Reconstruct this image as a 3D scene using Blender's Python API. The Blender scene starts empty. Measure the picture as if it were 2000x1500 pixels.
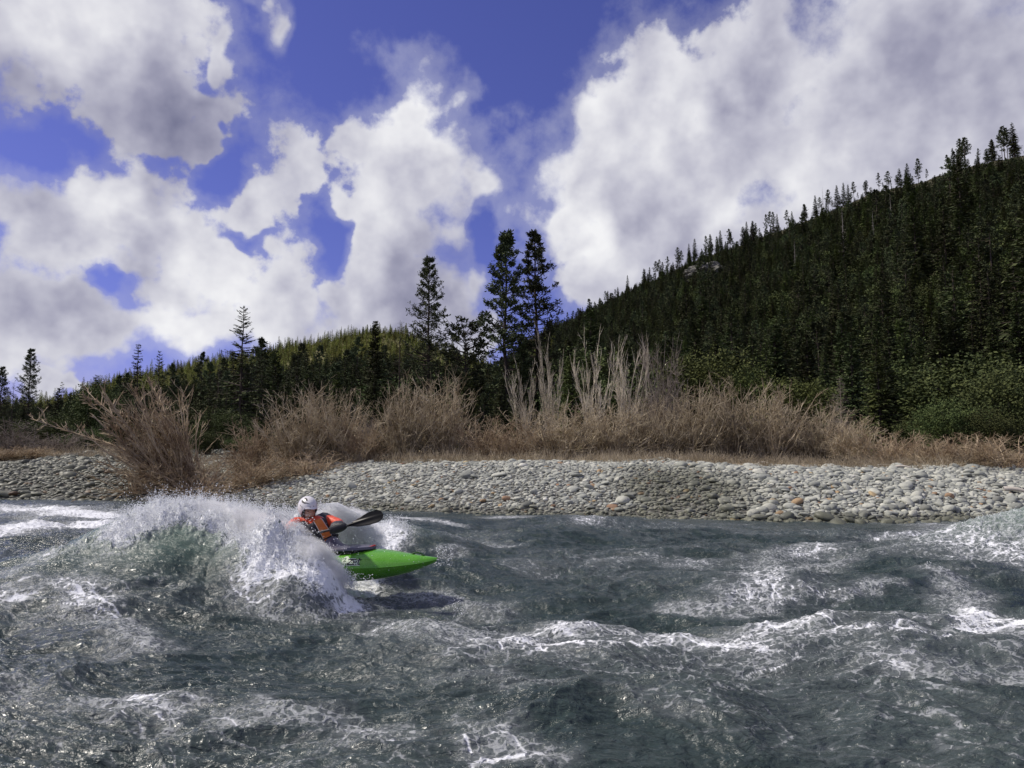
import bpy, bmesh, math, random
import numpy as np
from mathutils import Vector, Matrix
R = math.radians
rng = np.random.default_rng(7)
random.seed(7)
SC = bpy.context.scene
COL = SC.collection

# ------------------------------------------------------------------ camera
CAM_Z = 1.7
F = 1455.0                        # focal length in pixels of the 2000 px wide photograph
PITCH = math.atan(150 / F)
cam = bpy.data.cameras.new('camera')
cam.sensor_width = 36; cam.lens = 36 * F / 2000
cam.clip_start = 0.1; cam.clip_end = 20000
camo = bpy.data.objects.new('camera', cam); COL.objects.link(camo)
camo.location = (0, 0, CAM_Z); camo.rotation_euler = (math.pi / 2 + PITCH, 0, 0)
SC.camera = camo
SP, CP = math.sin(PITCH), math.cos(PITCH)

def pdir(px, py):
    a = (px - 1000) / F; b = (750 - py) / F
    return np.array([a, CP - b * SP, SP + b * CP])
def at(px, py, Y):
    d = pdir(px, py); k = Y / d[1]
    return np.array([d[0] * k, Y, CAM_Z + d[2] * k])
def ground(px, py, z=0.0):
    d = pdir(px, py); k = (z - CAM_Z) / d[2]
    return np.array([d[0] * k, d[1] * k, z])
def project(p):
    p = np.asarray(p, float)
    x = p[..., 0]; y = p[..., 1]; z = p[..., 2] - CAM_Z
    f = y * CP + z * SP; u = -y * SP + z * CP
    return 1000 + F * x / f, 750 - F * u / f
def azel(px, py):
    d = pdir(px, py); d = d / np.linalg.norm(d)
    return math.atan2(d[0], d[1]), math.asin(d[2])

SC.view_settings.view_transform = 'Standard'
SC.view_settings.look = 'None'
SC.view_settings.gamma = 1.0
SC.view_settings.exposure = 0.0
SC.cycles.max_bounces = 6
SC.cycles.diffuse_bounces = 3
SC.cycles.glossy_bounces = 3
SC.cycles.transmission_bounces = 2
SC.cycles.caustics_reflective = False
SC.cycles.caustics_refractive = False

# ------------------------------------------------------------------ sun
SUN_AZ, SUN_EL = R(-82), R(50)
sd = Vector((math.sin(SUN_AZ) * math.cos(SUN_EL), math.cos(SUN_AZ) * math.cos(SUN_EL), math.sin(SUN_EL)))
sun = bpy.data.lights.new('sun', 'SUN')
sun.energy = 4.0; sun.angle = R(2.5); sun.color = (1.0, 0.93, 0.82)
suno = bpy.data.objects.new('sun', sun); COL.objects.link(suno)
suno.rotation_euler = sd.to_track_quat('Z', 'Y').to_euler()

# ------------------------------------------------------------------ node helper
class NT:
    def __init__(s, tree):
        s.t = tree; s.n = tree.nodes; s.l = tree.links
    def set(s, sock, v):
        if isinstance(v, bpy.types.NodeSocket): s.l.new(v, sock)
        elif v is not None: sock.default_value = v
    def math(s, op, a, b=None, c=None, clamp=False):
        n = s.n.new('ShaderNodeMath'); n.operation = op; n.use_clamp = clamp
        for i, v in enumerate((a, b, c)):
            if v is not None: s.set(n.inputs[i], v)
        return n.outputs[0]
    def vmath(s, op, a, b=None, out=0):
        n = s.n.new('ShaderNodeVectorMath'); n.operation = op
        s.set(n.inputs[0], a)
        if b is not None: s.set(n.inputs[1], b)
        return n.outputs[out]
    def noise(s, vec, scale, detail=4, rough=0.5, dist=0.0, lac=2.0, out=0):
        n = s.n.new('ShaderNodeTexNoise')
        if vec is not None: s.l.new(vec, n.inputs['Vector'])
        n.inputs['Scale'].default_value = scale; n.inputs['Detail'].default_value = detail
        n.inputs['Roughness'].default_value = rough; n.inputs['Distortion'].default_value = dist
        n.inputs['Lacunarity'].default_value = lac
        return n.outputs[out]
    def maprange(s, v, a, b, c=0.0, d=1.0, smooth=True):
        n = s.n.new('ShaderNodeMapRange'); n.interpolation_type = 'SMOOTHSTEP' if smooth else 'LINEAR'
        s.set(n.inputs[0], v)
        for i, q in enumerate((a, b, c, d)): s.set(n.inputs[1 + i], q)
        return n.outputs[0]
    def mix(s, f, a, b, mode='MIX'):
        n = s.n.new('ShaderNodeMix'); n.data_type = 'RGBA'; n.blend_type = mode
        s.set(n.inputs[0], f)
        s.set(n.inputs[6], (*a, 1) if isinstance(a, tuple) and len(a) == 3 else a)
        s.set(n.inputs[7], (*b, 1) if isinstance(b, tuple) and len(b) == 3 else b)
        return n.outputs[2]
    def ramp(s, f, stops):
        n = s.n.new('ShaderNodeValToRGB'); s.set(n.inputs[0], f)
        e = n.color_ramp.elements
        while len(e) > 1: e.remove(e[-1])
        for i, (p, c) in enumerate(stops):
            q = e[0] if i == 0 else e.new(p)
            q.position = p; q.color = (*c, 1)
        return n.outputs[0]
    def attr(s, name, typ='GEOMETRY', out=2):
        n = s.n.new('ShaderNodeAttribute'); n.attribute_name = name; n.attribute_type = typ
        return n.outputs[out]

# ------------------------------------------------------------------ world: sky with cumulus
def build_world():
    w = bpy.data.worlds.new('World'); SC.world = w; w.use_nodes = True
    t = w.node_tree; t.nodes.clear(); N = NT(t)
    out = t.nodes.new('ShaderNodeOutputWorld'); bg = t.nodes.new('ShaderNodeBackground')
    t.links.new(bg.outputs[0], out.inputs[0]); bg.inputs[1].default_value = 0.1
    sky = t.nodes.new('ShaderNodeTexSky'); sky.sky_type = 'NISHITA'; sky.sun_disc = False
    sky.sun_elevation = SUN_EL; sky.sun_rotation = SUN_AZ; sky.altitude = 400
    sky.air_density = 1.0; sky.dust_density = 0.6; sky.ozone_density = 3.0
    D = t.nodes.new('ShaderNodeTexCoord').outputs['Generated']
    sep = t.nodes.new('ShaderNodeSeparateXYZ'); t.links.new(D, sep.inputs[0])
    az = N.math('ARCTAN2', sep.outputs[0], sep.outputs[1]); el = N.math('ARCSINE', sep.outputs[2])
    cmb = t.nodes.new('ShaderNodeCombineXYZ'); t.links.new(az, cmb.inputs[0]); t.links.new(el, cmb.inputs[1])
    P0 = cmb.outputs[0]
    # domain warp
    wn = N.noise(D, 4.0, 3, 0.6, out=1)
    wv = N.vmath('MULTIPLY', N.vmath('SUBTRACT', wn, (0.5, 0.5, 0.5)), (0.15, 0.15, 0.0))
    wn2 = N.noise(D, 16.0, 3, 0.6, out=1)
    wv2 = N.vmath('MULTIPLY', N.vmath('SUBTRACT', wn2, (0.5, 0.5, 0.5)), (0.075, 0.075, 0.0))
    P = N.vmath('ADD', N.vmath('ADD', P0, wv), wv2)
    # clouds as soft ellipses in azimuth / elevation; sizes in the photograph's pixels
    blobs = [
        (60, 40, 250, 120, 1), (240, 90, 160, 120, 1), (290, 200, 170, 60, 1), (420, 150, 45, 70, .95), (360, 215, 110, 50, .9), (562, 45, 40, 60, .60),
        (200, 330, 90, 85, 1.05), (260, 400, 100, 110, 1), (120, 430, 90, 90, 1), (30, 390, 70, 60, .8), (200, 500, 110, 60, .9),
        (60, 600, 150, 110, 1.05), (200, 650, 190, 60, 1.05), (350, 640, 130, 60, 1.1), (330, 560, 140, 80, 1), (430, 500, 110, 110, 1), (560, 540, 110, 130, 1), (500, 400, 80, 90, .88),
        (600, 350, 130, 150, .62), (560, 640, 160, 60, 1), (90, 755, 60, 28, .9), (155, 770, 40, 20, .9),
        (825, 222, 88, 92, 1.12), (895, 205, 52, 62, 1.0), (850, 320, 130, 100, 1.1), (950, 340, 65, 60, 1), (800, 430, 120, 100, 1.1), (890, 440, 90, 90, 1.0),
        (760, 560, 120, 120, 1.1), (880, 600, 100, 110, 1.05), (940, 560, 40, 70, .95), (690, 640, 110, 60, 1), (710, 280, 60, 60, .8),
        (1030, 270, 90, 90, .52),
        (1250, 150, 90, 90, 1.1), (1190, 230, 95, 90, 1.1), (1160, 330, 85, 90, 1.1), (1110, 400, 50, 50, .95), (1130, 480, 80, 70, 1.05), (1100, 560, 70, 80, 1),
        (1330, 330, 230, 190, 1.2), (1320, 520, 260, 120, 1.2), (1500, 130, 130, 95, 1.1), (1530, 50, 100, 80, 1.05), (1420, 200, 180, 120, 1.1), (1720, 240, 330, 210, 1.25), (1800, 80, 240, 130, 1.2), (2000, 200, 260, 260, 1.2),
        (1600, 420, 320, 140, 1.2),
    ]
    holes = [(1375, 205, 44, 34, .42), (668, 470, 45, 100, .42), (420, 330, 60, 70, .45), (985, 450, 40, 90, .6), (100, 250, 90, 50, .4), (160, 530, 34, 24, .55), (490, 445, 60, 20, .25)]
    def field(Pv, Dv, full=True):
        m = None
        for (x, y, rx, ry, wgt) in blobs:
            a, e = azel(x, y); ca = math.cos(a)
            v = N.vmath('SUBTRACT', Pv, (a, e, 0))
            v = N.vmath('MULTIPLY', v, (F / rx / 1.12, F / ry / 1.12, 0))
            l = N.vmath('LENGTH', v, out=1)
            d = N.math('SUBTRACT', wgt, l)
            m = d if m is None else N.math('SMOOTH_MAX', m, d, 0.25)
        for (x, y, rx, ry, wgt) in holes:
            a, e = azel(x, y)
            v = N.vmath('MULTIPLY', N.vmath('SUBTRACT', Pv, (a, e, 0)), (F / rx / 1.2, F / ry / 1.2, 0))
            d = N.math('MULTIPLY', N.math('SUBTRACT', 1.0, N.vmath('LENGTH', v, out=1), clamp=True), -wgt * 1.6)
            m = N.math('ADD', m, d)
        return m
    M = field(P, D)
    # elsewhere in the sky: broken cumulus from plain noise, only outside the part described above
    aa = N.math('ABSOLUTE', az)
    far = N.math('MAXIMUM', N.maprange(aa, 0.68, 0.85), N.maprange(el, 0.62, 0.75))
    bn = N.maprange(N.noise(D, 2.2, 4, 0.55), 0.42, 0.62, -0.4, 0.7)
    M = N.math('ADD', N.math('MULTIPLY', M, N.math('SUBTRACT', 1.0, far)), N.math('MULTIPLY', bn, far))
    # light direction on the sky: from each point towards the sun
    ls = N.vmath('NORMALIZE', N.vmath('SUBTRACT', (R(-62), SUN_EL + .15, 0), P0))
    Doff = N.vmath('ADD', D, N.vmath('MULTIPLY', ls, (0.026, 0, 0.026)))
    n1 = N.noise(D, 8.5, 9, 0.60)
    q1 = N.noise(D, 5.2, 5, 0.48); n1b = N.noise(Doff, 5.2, 5, 0.48)
    n2 = N.noise(D, 3.2, 5, 0.5)
    edge = N.math('MULTIPLY', N.math('SUBTRACT', n1, 0.5), 2.5)
    f = N.math('ADD', M, edge)
    dens = N.maprange(f, 0.0, N.maprange(N.noise(D, 3.7, 3, .5), .40, .62, .32, .80))
    dens = N.math('MAXIMUM', N.math('MULTIPLY', dens, N.maprange(f, -.1, .3)), N.maprange(f, -.32, .25, 0, .24))
    # brightness: edges towards the sun bright, thick middles grey
    gM = N.vmath('MULTIPLY', ls, (0, 0, 0))
    rel = N.math('MULTIPLY', N.math('SUBTRACT', q1, n1b), 2.5)
    thick = N.maprange(f, 0.35, 1.5, 0.0, 0.16)
    tone = None
    for (x, y, rx, ry, g) in [(250, 225, 260, 95, -.36), (60, 120, 220, 100, -.12), (100, 30, 120, 60, .10), (60, 590, 120, 60, -.12), (270, 480, 90, 70, -.20), (40, 400, 90, 70, -.2), (205, 330, 60, 60, .22), (130, 450, 60, 60, .14),
                              (350, 640, 75, 38, .22), (400, 520, 90, 60, .12), (230, 690, 200, 30, .02), (560, 480, 90, 90, -.05), (620, 600, 110, 70, -.08), (840, 220, 90, 70, .20), (790, 400, 110, 80, .06), (860, 560, 150, 130, -.10), (820, 640, 170, 60, -.14),
                              (940, 545, 40, 40, .16), (1200, 200, 100, 110, .18), (1130, 430, 70, 90, .22), (1200, 520, 100, 50, .16), (1380, 560, 260, 70, -.18), (1800, 150, 400, 120, -.05), (1620, 280, 90, 80, .16), (1450, 250, 200, 130, .08), (1900, 330, 220, 90, -.10),
                              (1500, 90, 120, 80, .08), (1500, 450, 260, 60, -.10)]:
        a, e = azel(x, y)
        v = N.vmath('MULTIPLY', N.vmath('SUBTRACT', P, (a, e, 0)), (F / rx / 1.3, F / ry / 1.3, 0))
        d = N.math('SUBTRACT', 1.0, N.vmath('LENGTH', v, out=1), clamp=True)
        d = N.math('MULTIPLY', N.math('SMOOTH_MIN', N.math('MULTIPLY', d, 1.6), 1.0, .4), g)
        tone = d if tone is None else N.math('ADD', tone, d)
    br = N.math('ADD', 0.68, rel)
    br = N.math('SUBTRACT', br, thick)
    br = N.math('ADD', br, tone)
    br = N.math('ADD', br, N.math('MULTIPLY', N.math('SUBTRACT', n2, 0.5), 0.75), clamp=True)
    ccol = N.ramp(br, [(0.0, (1.8, 1.85, 2.9)), (0.3, (3.4, 3.4, 4.5)), (0.55, (5.4, 5.4, 6.3)), (0.8, (7.5, 7.5, 8.0)), (1.0, (9.0, 9.0, 9.2))])
    blue = N.mix(1.0, sky.outputs[0], (0.66, 0.53, 1.02), 'MULTIPLY')
    colr = N.mix(dens, blue, ccol)
    t.links.new(colr, bg.inputs[0])
    w.cycles.sampling_method = 'MANUAL'; w.cycles.sample_map_resolution = 512
build_world()

# ------------------------------------------------------------------ numpy noise
def _hash(ix, iy, seed):
    h = (ix.astype(np.int64) * 374761393 + iy.astype(np.int64) * 668265263 + seed * 974634777) & 0xFFFFFFFF
    h = ((h ^ (h >> 13)) * 1274126177) & 0xFFFFFFFF
    return (h ^ (h >> 16)) & 0xFFFF
def pn(x, y, seed=0):
    x = np.asarray(x, float); y = np.asarray(y, float)
    ix = np.floor(x); iy = np.floor(y); fx = x - ix; fy = y - iy
    ux = fx * fx * fx * (fx * (fx * 6 - 15) + 10); uy = fy * fy * fy * (fy * (fy * 6 - 15) + 10)
    def g(dx, dy):
        a = _hash(ix + dx, iy + dy, seed) * (2 * math.pi / 65536)
        return np.cos(a) * (fx - dx) + np.sin(a) * (fy - dy)
    a = g(0, 0); b = g(1, 0); c = g(0, 1); d = g(1, 1)
    return ((a + (b - a) * ux) + ((c + (d - c) * ux) - (a + (b - a) * ux)) * uy) * 1.5
def fbm(x, y, o=4, seed=0, g=0.5):
    s = 0; a = 1
    for i in range(o):
        s = s + a * pn(x * 2 ** i, y * 2 ** i, seed + i * 17); a *= g
    return s
def sst(a, b, x):
    t = np.clip((x - a) / (b - a), 0, 1); return t * t * (3 - 2 * t)

# ------------------------------------------------------------------ mesh helpers
def mesh_np(name, V, Q, mats=(), midx=None, smooth=False):
    """V (n,3), Q (m,k) all the same k, or a list of such arrays"""
    me = bpy.data.meshes.new(name)
    Qs = Q if isinstance(Q, list) else [Q]
    Qs = [np.asarray(q, np.int32) for q in Qs if len(q)]
    me.vertices.add(len(V)); me.vertices.foreach_set('co', np.asarray(V, np.float32).ravel())
    tot = sum(q.size for q in Qs); nf = sum(len(q) for q in Qs)
    me.loops.add(tot); me.polygons.add(nf)
    me.loops.foreach_set('vertex_index', np.concatenate([q.ravel() for q in Qs]))
    cnt = np.concatenate([np.full(len(q), q.shape[1], np.int32) for q in Qs])
    st = np.concatenate([[0], np.cumsum(cnt)[:-1]]).astype(np.int32)
    me.polygons.foreach_set('loop_start', st); me.polygons.foreach_set('loop_total', cnt)
    if midx is not None: me.polygons.foreach_set('material_index', np.asarray(midx, np.int32))
    if smooth: me.polygons.foreach_set('use_smooth', np.ones(nf, bool))
    for m in mats: me.materials.append(m)
    me.update(calc_edges=True); me.validate()
    return me
class Acc:
    def __init__(s): s.V = []; s.Q = {}; s.n = 0
    def add(s, V, Q, mi=0):
        V = np.asarray(V, float).reshape(-1, 3); Q = np.asarray(Q, int)
        s.V.append(V); s.Q.setdefault((Q.shape[1], mi), []).append(Q + s.n); s.n += len(V)
        return s
    def mesh(s, name, mats, smooth=False):
        Qs = []; mi = []
        for (k, m), l in s.Q.items():
            q = np.concatenate(l); Qs.append(q); mi.append(np.full(len(q), m))
        return mesh_np(name, np.concatenate(s.V), Qs, mats, np.concatenate(mi), smooth)
def tubes(P, Rr, k=4):
    """P (n,m,3) polylines, Rr (n,m) radii -> verts, quads"""
    P = np.asarray(P, float); Rr = np.asarray(Rr, float); n, m, _ = P.shape
    T = np.gradient(P, axis=1); T /= np.linalg.norm(T, axis=2, keepdims=True) + 1e-9
    ref = np.where(np.abs(T[..., 2:3]) > 0.8, np.array([1.0, 0, 0]), np.array([0, 0, 1.0]))
    A = np.cross(T, ref); A /= np.linalg.norm(A, axis=2, keepdims=True) + 1e-9
    B = np.cross(T, A)
    ang = np.arange(k) * 2 * math.pi / k
    V = P[:, :, None, :] + Rr[:, :, None, None] * (A[:, :, None, :] * np.cos(ang)[None, None, :, None] + B[:, :, None, :] * np.sin(ang)[None, None, :, None])
    idx = np.arange(n * m * k).reshape(n, m, k); nx = np.roll(idx, -1, axis=2)
    Q = np.stack([idx[:, :-1], nx[:, :-1], nx[:, 1:], idx[:, 1:]], -1).reshape(-1, 4)
    return V.reshape(-1, 3), Q
def unit(v): return v / (np.linalg.norm(v, axis=-1, keepdims=True) + 1e-9)
def blades(B, D, L, W, up=None, r=rng):
    """diamond leaves: base, direction, length, width"""
    n = len(B); D = unit(D)
    s = unit(np.cross(D, r.normal(size=(n, 3)) if up is None else up))
    L = np.broadcast_to(L, n)[:, None]; W = np.broadcast_to(W, n)[:, None]
    V = np.stack([B, B + D * L * .45 + s * W * .5, B + D * L, B + D * L * .45 - s * W * .5], 1).reshape(-1, 3)
    return V, np.arange(4 * n).reshape(n, 4)
def obj(name, me, parent=None, mat=None, loc=None):
    if mat is not None and not me.materials: me.materials.append(mat)
    o = bpy.data.objects.new(name, me); COL.objects.link(o)
    if parent is not None: o.parent = parent
    if loc is not None: o.location = loc
    return o
def tag(o, label=None, cat=None, group=None, kind=None):
    if label: o['label'] = label
    if cat: o['category'] = cat
    if group: o['group'] = group
    if kind: o['kind'] = kind
    return o
def empty(name, loc=(0, 0, 0)):
    o = bpy.data.objects.new(name, None); COL.objects.link(o); o.location = loc; o.empty_display_size = .2
    return o

# ------------------------------------------------------------------ materials
def mat(name, build=None, base=(.5, .5, .5), rough=.6, spec=.5, coat=0, sub=0):
    m = bpy.data.materials.new(name); m.use_nodes = True
    t = m.node_tree; b = t.nodes['Principled BSDF']
    b.inputs['Base Color'].default_value = (*base, 1); b.inputs['Roughness'].default_value = rough
    b.inputs['Specular IOR Level'].default_value = spec; b.inputs['Coat Weight'].default_value = coat
    if build: build(NT(t), b)
    return m
def bump(N, b, h, strength=.5, dist=.02):
    n = N.n.new('ShaderNodeBump'); n.inputs['Strength'].default_value = strength; n.inputs['Distance'].default_value = dist
    N.l.new(h, n.inputs['Height']); N.l.new(n.outputs[0], b.inputs['Normal'])
def objco(N): return N.n.new('ShaderNodeTexCoord').outputs['Object']
def geopos(N): return N.n.new('ShaderNodeNewGeometry').outputs['Position']

def foliage(c1, c2, name):
    def f(N, b):
        oi = N.n.new('ShaderNodeObjectInfo')
        r = oi.outputs['Random']
        nz = N.noise(objco(N), 0.9, 2, .6)
        c = N.mix(N.maprange(nz, .35, .65), c1, c2)
        k = N.maprange(r, 0, 1, .65, 1.45, False)
        hsv = N.n.new('ShaderNodeHueSaturation'); N.l.new(c, hsv.inputs['Color'])
        N.l.new(N.maprange(r, 0, 1, .475, .52, False), hsv.inputs['Hue']); N.l.new(k, hsv.inputs['Value'])
        N.l.new(hsv.outputs[0], b.inputs['Base Color'])
    return mat(name, f, rough=.75, spec=.15)
M_FIR = foliage((.045, .060, .027), (.098, .115, .044), 'fir_needles')  # dark tone also carries cloud shade over the nearer woods
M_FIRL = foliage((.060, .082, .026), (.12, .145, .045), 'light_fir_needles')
M_HILLF = foliage((.22, .255, .07), (.38, .38, .14), 'sun_tinted_hill_foliage')  # sunlight on the left hill is put into this yellow-green leaf colour
M_PINE = foliage((.045, .060, .030), (.095, .11, .048), 'pine_needles')
M_OAK = foliage((.055, .076, .021), (.115, .135, .040), 'oak_leaves')
M_OAKD = foliage((.042, .060, .020), (.095, .115, .038), 'dark_oak_leaves')
def _bark(N, b):
    nz = N.noise(objco(N), 6, 4, .6)
    N.l.new(N.mix(nz, (.045, .035, .028), (.11, .09, .075)), b.inputs['Base Color'])
M_BARK = mat('bark', _bark, rough=.9, spec=.1)
M_SNAG = mat('weathered_wood', lambda N, b: N.l.new(N.mix(N.noise(objco(N), 5, 3), (.22, .20, .18), (.42, .39, .35)), b.inputs['Base Color']), rough=.9, spec=.1)
def twig(name, a, c):
    def f(N, b):
        oi = N.n.new('ShaderNodeObjectInfo')
        nz = N.noise(geopos(N), 1.4, 4, .65)
        col = N.mix(N.maprange(nz, .35, .68), a, c)
        hsv = N.n.new('ShaderNodeHueSaturation'); N.l.new(col, hsv.inputs['Color'])
        N.l.new(N.maprange(oi.outputs['Random'], 0, 1, .8, 1.25, False), hsv.inputs['Value'])
        N.l.new(hsv.outputs[0], b.inputs['Base Color'])
    return mat(name, f, rough=.8, spec=.15)
M_TWIG = twig('brown_twigs', (.25, .195, .125), (.55, .47, .335))
M_TWIGR = twig('rust_twigs', (.25, .18, .115), (.51, .415, .285))
M_TWIGP = twig('pale_twigs', (.41, .36, .27), (.69, .62, .49))
M_TWIGD = twig('grey_twigs', (.15, .12, .10), (.28, .24, .20))

def _stone(N, b):
    tone = N.attr('tone', 'INSTANCER'); wet = N.attr('wet', 'INSTANCER')
    col = N.ramp(tone, [(0, (.15, .15, .135)), (.22, (.25, .26, .235)), (.5, (.39, .40, .355)), (.75, (.52, .52, .45)), (.9, (.70, .69, .62)), (.93, (.42, .31, .18)), (.975, (.28, .17, .11)), (1, (.50, .42, .24))])
    nz = N.noise(objco(N), 3.5, 5, .65)
    col = N.mix(1.0, col, N.mix(nz, (.55, .55, .55), (1.35, 1.35, 1.3)), 'MULTIPLY')
    col = N.mix(N.math('MULTIPLY', wet, .95), col, N.mix(1.0, col, (.34, .34, .27), 'MULTIPLY'))
    N.l.new(col, b.inputs['Base Color'])
    N.l.new(N.maprange(wet, 0, 1, .85, .5), b.inputs['Roughness'])
    bump(N, b, nz, .4, .03)
M_STONE = mat('river_stone', _stone, spec=.35)

def _groundm(N, b):
    g = geopos(N)
    sep = N.n.new('ShaderNodeSeparateXYZ'); N.l.new(g, sep.inputs[0])
    vor = N.n.new('ShaderNodeTexVoronoi'); vor.inputs['Scale'].default_value = 7; N.l.new(g, vor.inputs['Vector'])
    grav = N.mix(N.maprange(vor.outputs['Distance'], 0, .7), (.27, .27, .24), (.05, .05, .045))
    gr2 = N.mix(vor.outputs['Color'], (.10, .10, .09), (.28, .27, .23))
    grav = N.mix(.4, grav, gr2)
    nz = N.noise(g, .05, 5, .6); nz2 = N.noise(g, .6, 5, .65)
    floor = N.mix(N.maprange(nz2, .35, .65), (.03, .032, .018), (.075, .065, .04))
    sun_tinted = N.mix(N.maprange(nz2, .4, .6), (.10, .12, .035), (.24, .20, .11))  # lighter floor colour paints sunlight on to the upper left hill
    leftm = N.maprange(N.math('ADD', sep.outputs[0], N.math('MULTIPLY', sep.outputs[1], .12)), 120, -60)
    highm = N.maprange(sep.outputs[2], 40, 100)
    floor = N.mix(N.math('MULTIPLY', leftm, highm), floor, sun_tinted)
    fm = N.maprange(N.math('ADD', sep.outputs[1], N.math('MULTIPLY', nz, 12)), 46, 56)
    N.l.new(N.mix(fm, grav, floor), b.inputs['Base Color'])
    bump(N, b, vor.outputs['Distance'], .5, .05)
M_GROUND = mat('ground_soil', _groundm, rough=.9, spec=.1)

# ------------------------------------------------------------------ terrain
_wx = np.array([-200, -60, -22.7, -15.9, -11.7, -7.7, -4.75, -2.9, 0, 3.2, 6, 8.7, 10.8, 15.2, 25, 60, 200.])
_wy = np.array([40, 36, 33.5, 32.6, 31, 28.2, 26.6, 25, 24, 23.4, 22, 21, 21, 22.4, 25, 30, 40.])
def Yw(x): return np.interp(x, _wx, _wy)
def skyl(pts):
    pts = np.array(pts, float); A = []; E = []
    for px, py in pts:
        d = pdir(px, py); A.append(math.atan2(d[0], d[1])); E.append(d[2] / math.hypot(d[0], d[1]))
    return np.array(A), np.array(E)
RA, RE = skyl([(a_, b_ + 3) for a_, b_ in [(700, 850), (880, 790), (950, 735), (1000, 695), (1040, 662), (1090, 632), (1150, 606), (1200, 578), (1250, 556), (1300, 532), (1370, 498), (1450, 474), (1500, 452), (1560, 432), (1600, 416), (1660, 392), (1700, 372), (1800, 352), (1850, 332), (1900, 318), (2000, 298), (2100, 270), (2300, 240), (2700, 260), (3200, 300)]])
LA, LE = skyl([(a_, b_ - 8) for a_, b_ in [(-1200, 700), (-600, 760), (-200, 800), (60, 810), (110, 800), (150, 785), (200, 765), (300, 742), (400, 722), (500, 703), (560, 688), (620, 678), (680, 668), (740, 656), (790, 662), (830, 678), (860, 690), (900, 700), (950, 722), (1040, 760), (1200, 800), (1500, 860)]])
MA, ME = skyl([(a_, b_ + 58) for a_, b_ in [(-1200, 840), (100, 840), (300, 800), (420, 760), (500, 735), (600, 712), (700, 700), (780, 704), (860, 716), (940, 745), (1040, 800), (1200, 860)]])   # nearer dark wooded ridge
def terrain(X, Y):
    X = np.asarray(X, float); Y = np.asarray(Y, float)
    r = np.hypot(X, Y) + 1e-6; A = np.arctan2(X, Y)
    d = Y - Yw(X)
    bar = 1.62 - .22 * sst(4, 12, X) - .25 * sst(-12, -25, X)
    z = np.where(d > -3, -.45 + .45 * np.clip((d + 3) / 3, 0, 1), -.45)
    t = np.clip(d / 7.2, 0, 1)
    z = np.where(d > 0, bar * (1 - (1 - t) ** 1.7), z)
    z = z + np.where(d > 7, np.clip((d - 7) * .018, 0, 1.6), 0) + sst(2, 9, d) * .10 * fbm(X * .25, Y * .25, 3, 5)
    # near bank behind the camera
    nd = 1.2 - Y
    z = np.where(nd > 0, np.maximum(-.6 + nd * .45, -.6) * (nd < 4) + (nd >= 4) * (1.2 + (nd - 4) * .03), z)
    # gravel mound on the far left
    z = z + .8 * np.exp(-((X + 24) / 9) ** 2 - ((Y - 50) / 8) ** 2)
    zb = 3.4 + 0 * r
    def hill(AA, EE, r0, r1, p):
        e = np.interp(A, AA, EE)
        H = CAM_Z + e * r1 - zb
        tt = (r - r0) / (r1 - r0)
        up = np.clip(tt, 0, 1) ** p
        dn = np.clip(1 - .35 * np.clip(tt - 1, 0, 3), .2, 1)
        return np.clip(H, 0, None) * up * np.where(tt > 1, dn, 1)
    rr = np.interp(A, [R(-10), R(3), R(10), R(25), R(35), R(70), R(110)], [1000, 900, 730, 560, 470, 420, 420])
    rf = np.interp(A, [R(-10), R(3), R(10), R(35), R(90)], [300, 190, 140, 85, 80])
    hr = hill(RA, RE, rf, rr, 1.12)
    hl = hill(LA, LE, 260 + 0 * r, 1000 + 0 * r, 1.1)
    hm = hill(MA, ME, 120 + 0 * r, 330 + 0 * r, 1.1)
    h = np.maximum(np.maximum(hr, hl), hm) * np.where(Y > 0, 1, 0)
    h = h + np.clip(h / 30, 0, 1) * (4 * fbm(X / 45, Y / 45, 3, 9)) * np.clip(np.abs(r - rr) / 120, .15, 1)
    return z + h * sst(50, 80, r)

def build_ground():
    th = np.concatenate([np.linspace(-math.pi, R(-50), 40)[:-1], np.linspace(R(-50), R(50), 420), np.linspace(R(50), math.pi, 40)[1:]])
    rr = np.concatenate([[0.05, 1, 2, 4, 8, 13], np.arange(17, 60, .35), np.geomspace(60, 1500, 150), [2200, 4000, 9000]])
    T, RR = np.meshgrid(th, rr); X = RR * np.sin(T); Y = RR * np.cos(T)
    Z = terrain(X, Y)
    n, m = X.shape; idx = np.arange(n * m).reshape(n, m)
    Q = np.stack([idx[:-1, :-1], idx[:-1, 1:], idx[1:, 1:], idx[1:, :-1]], -1).reshape(-1, 4)[:, ::-1]
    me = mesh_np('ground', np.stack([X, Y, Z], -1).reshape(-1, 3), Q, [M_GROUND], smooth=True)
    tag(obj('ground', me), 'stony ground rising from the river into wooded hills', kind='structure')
build_ground()
def tz(x, y): return float(terrain(np.array([x]), np.array([y]))[0])

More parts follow.
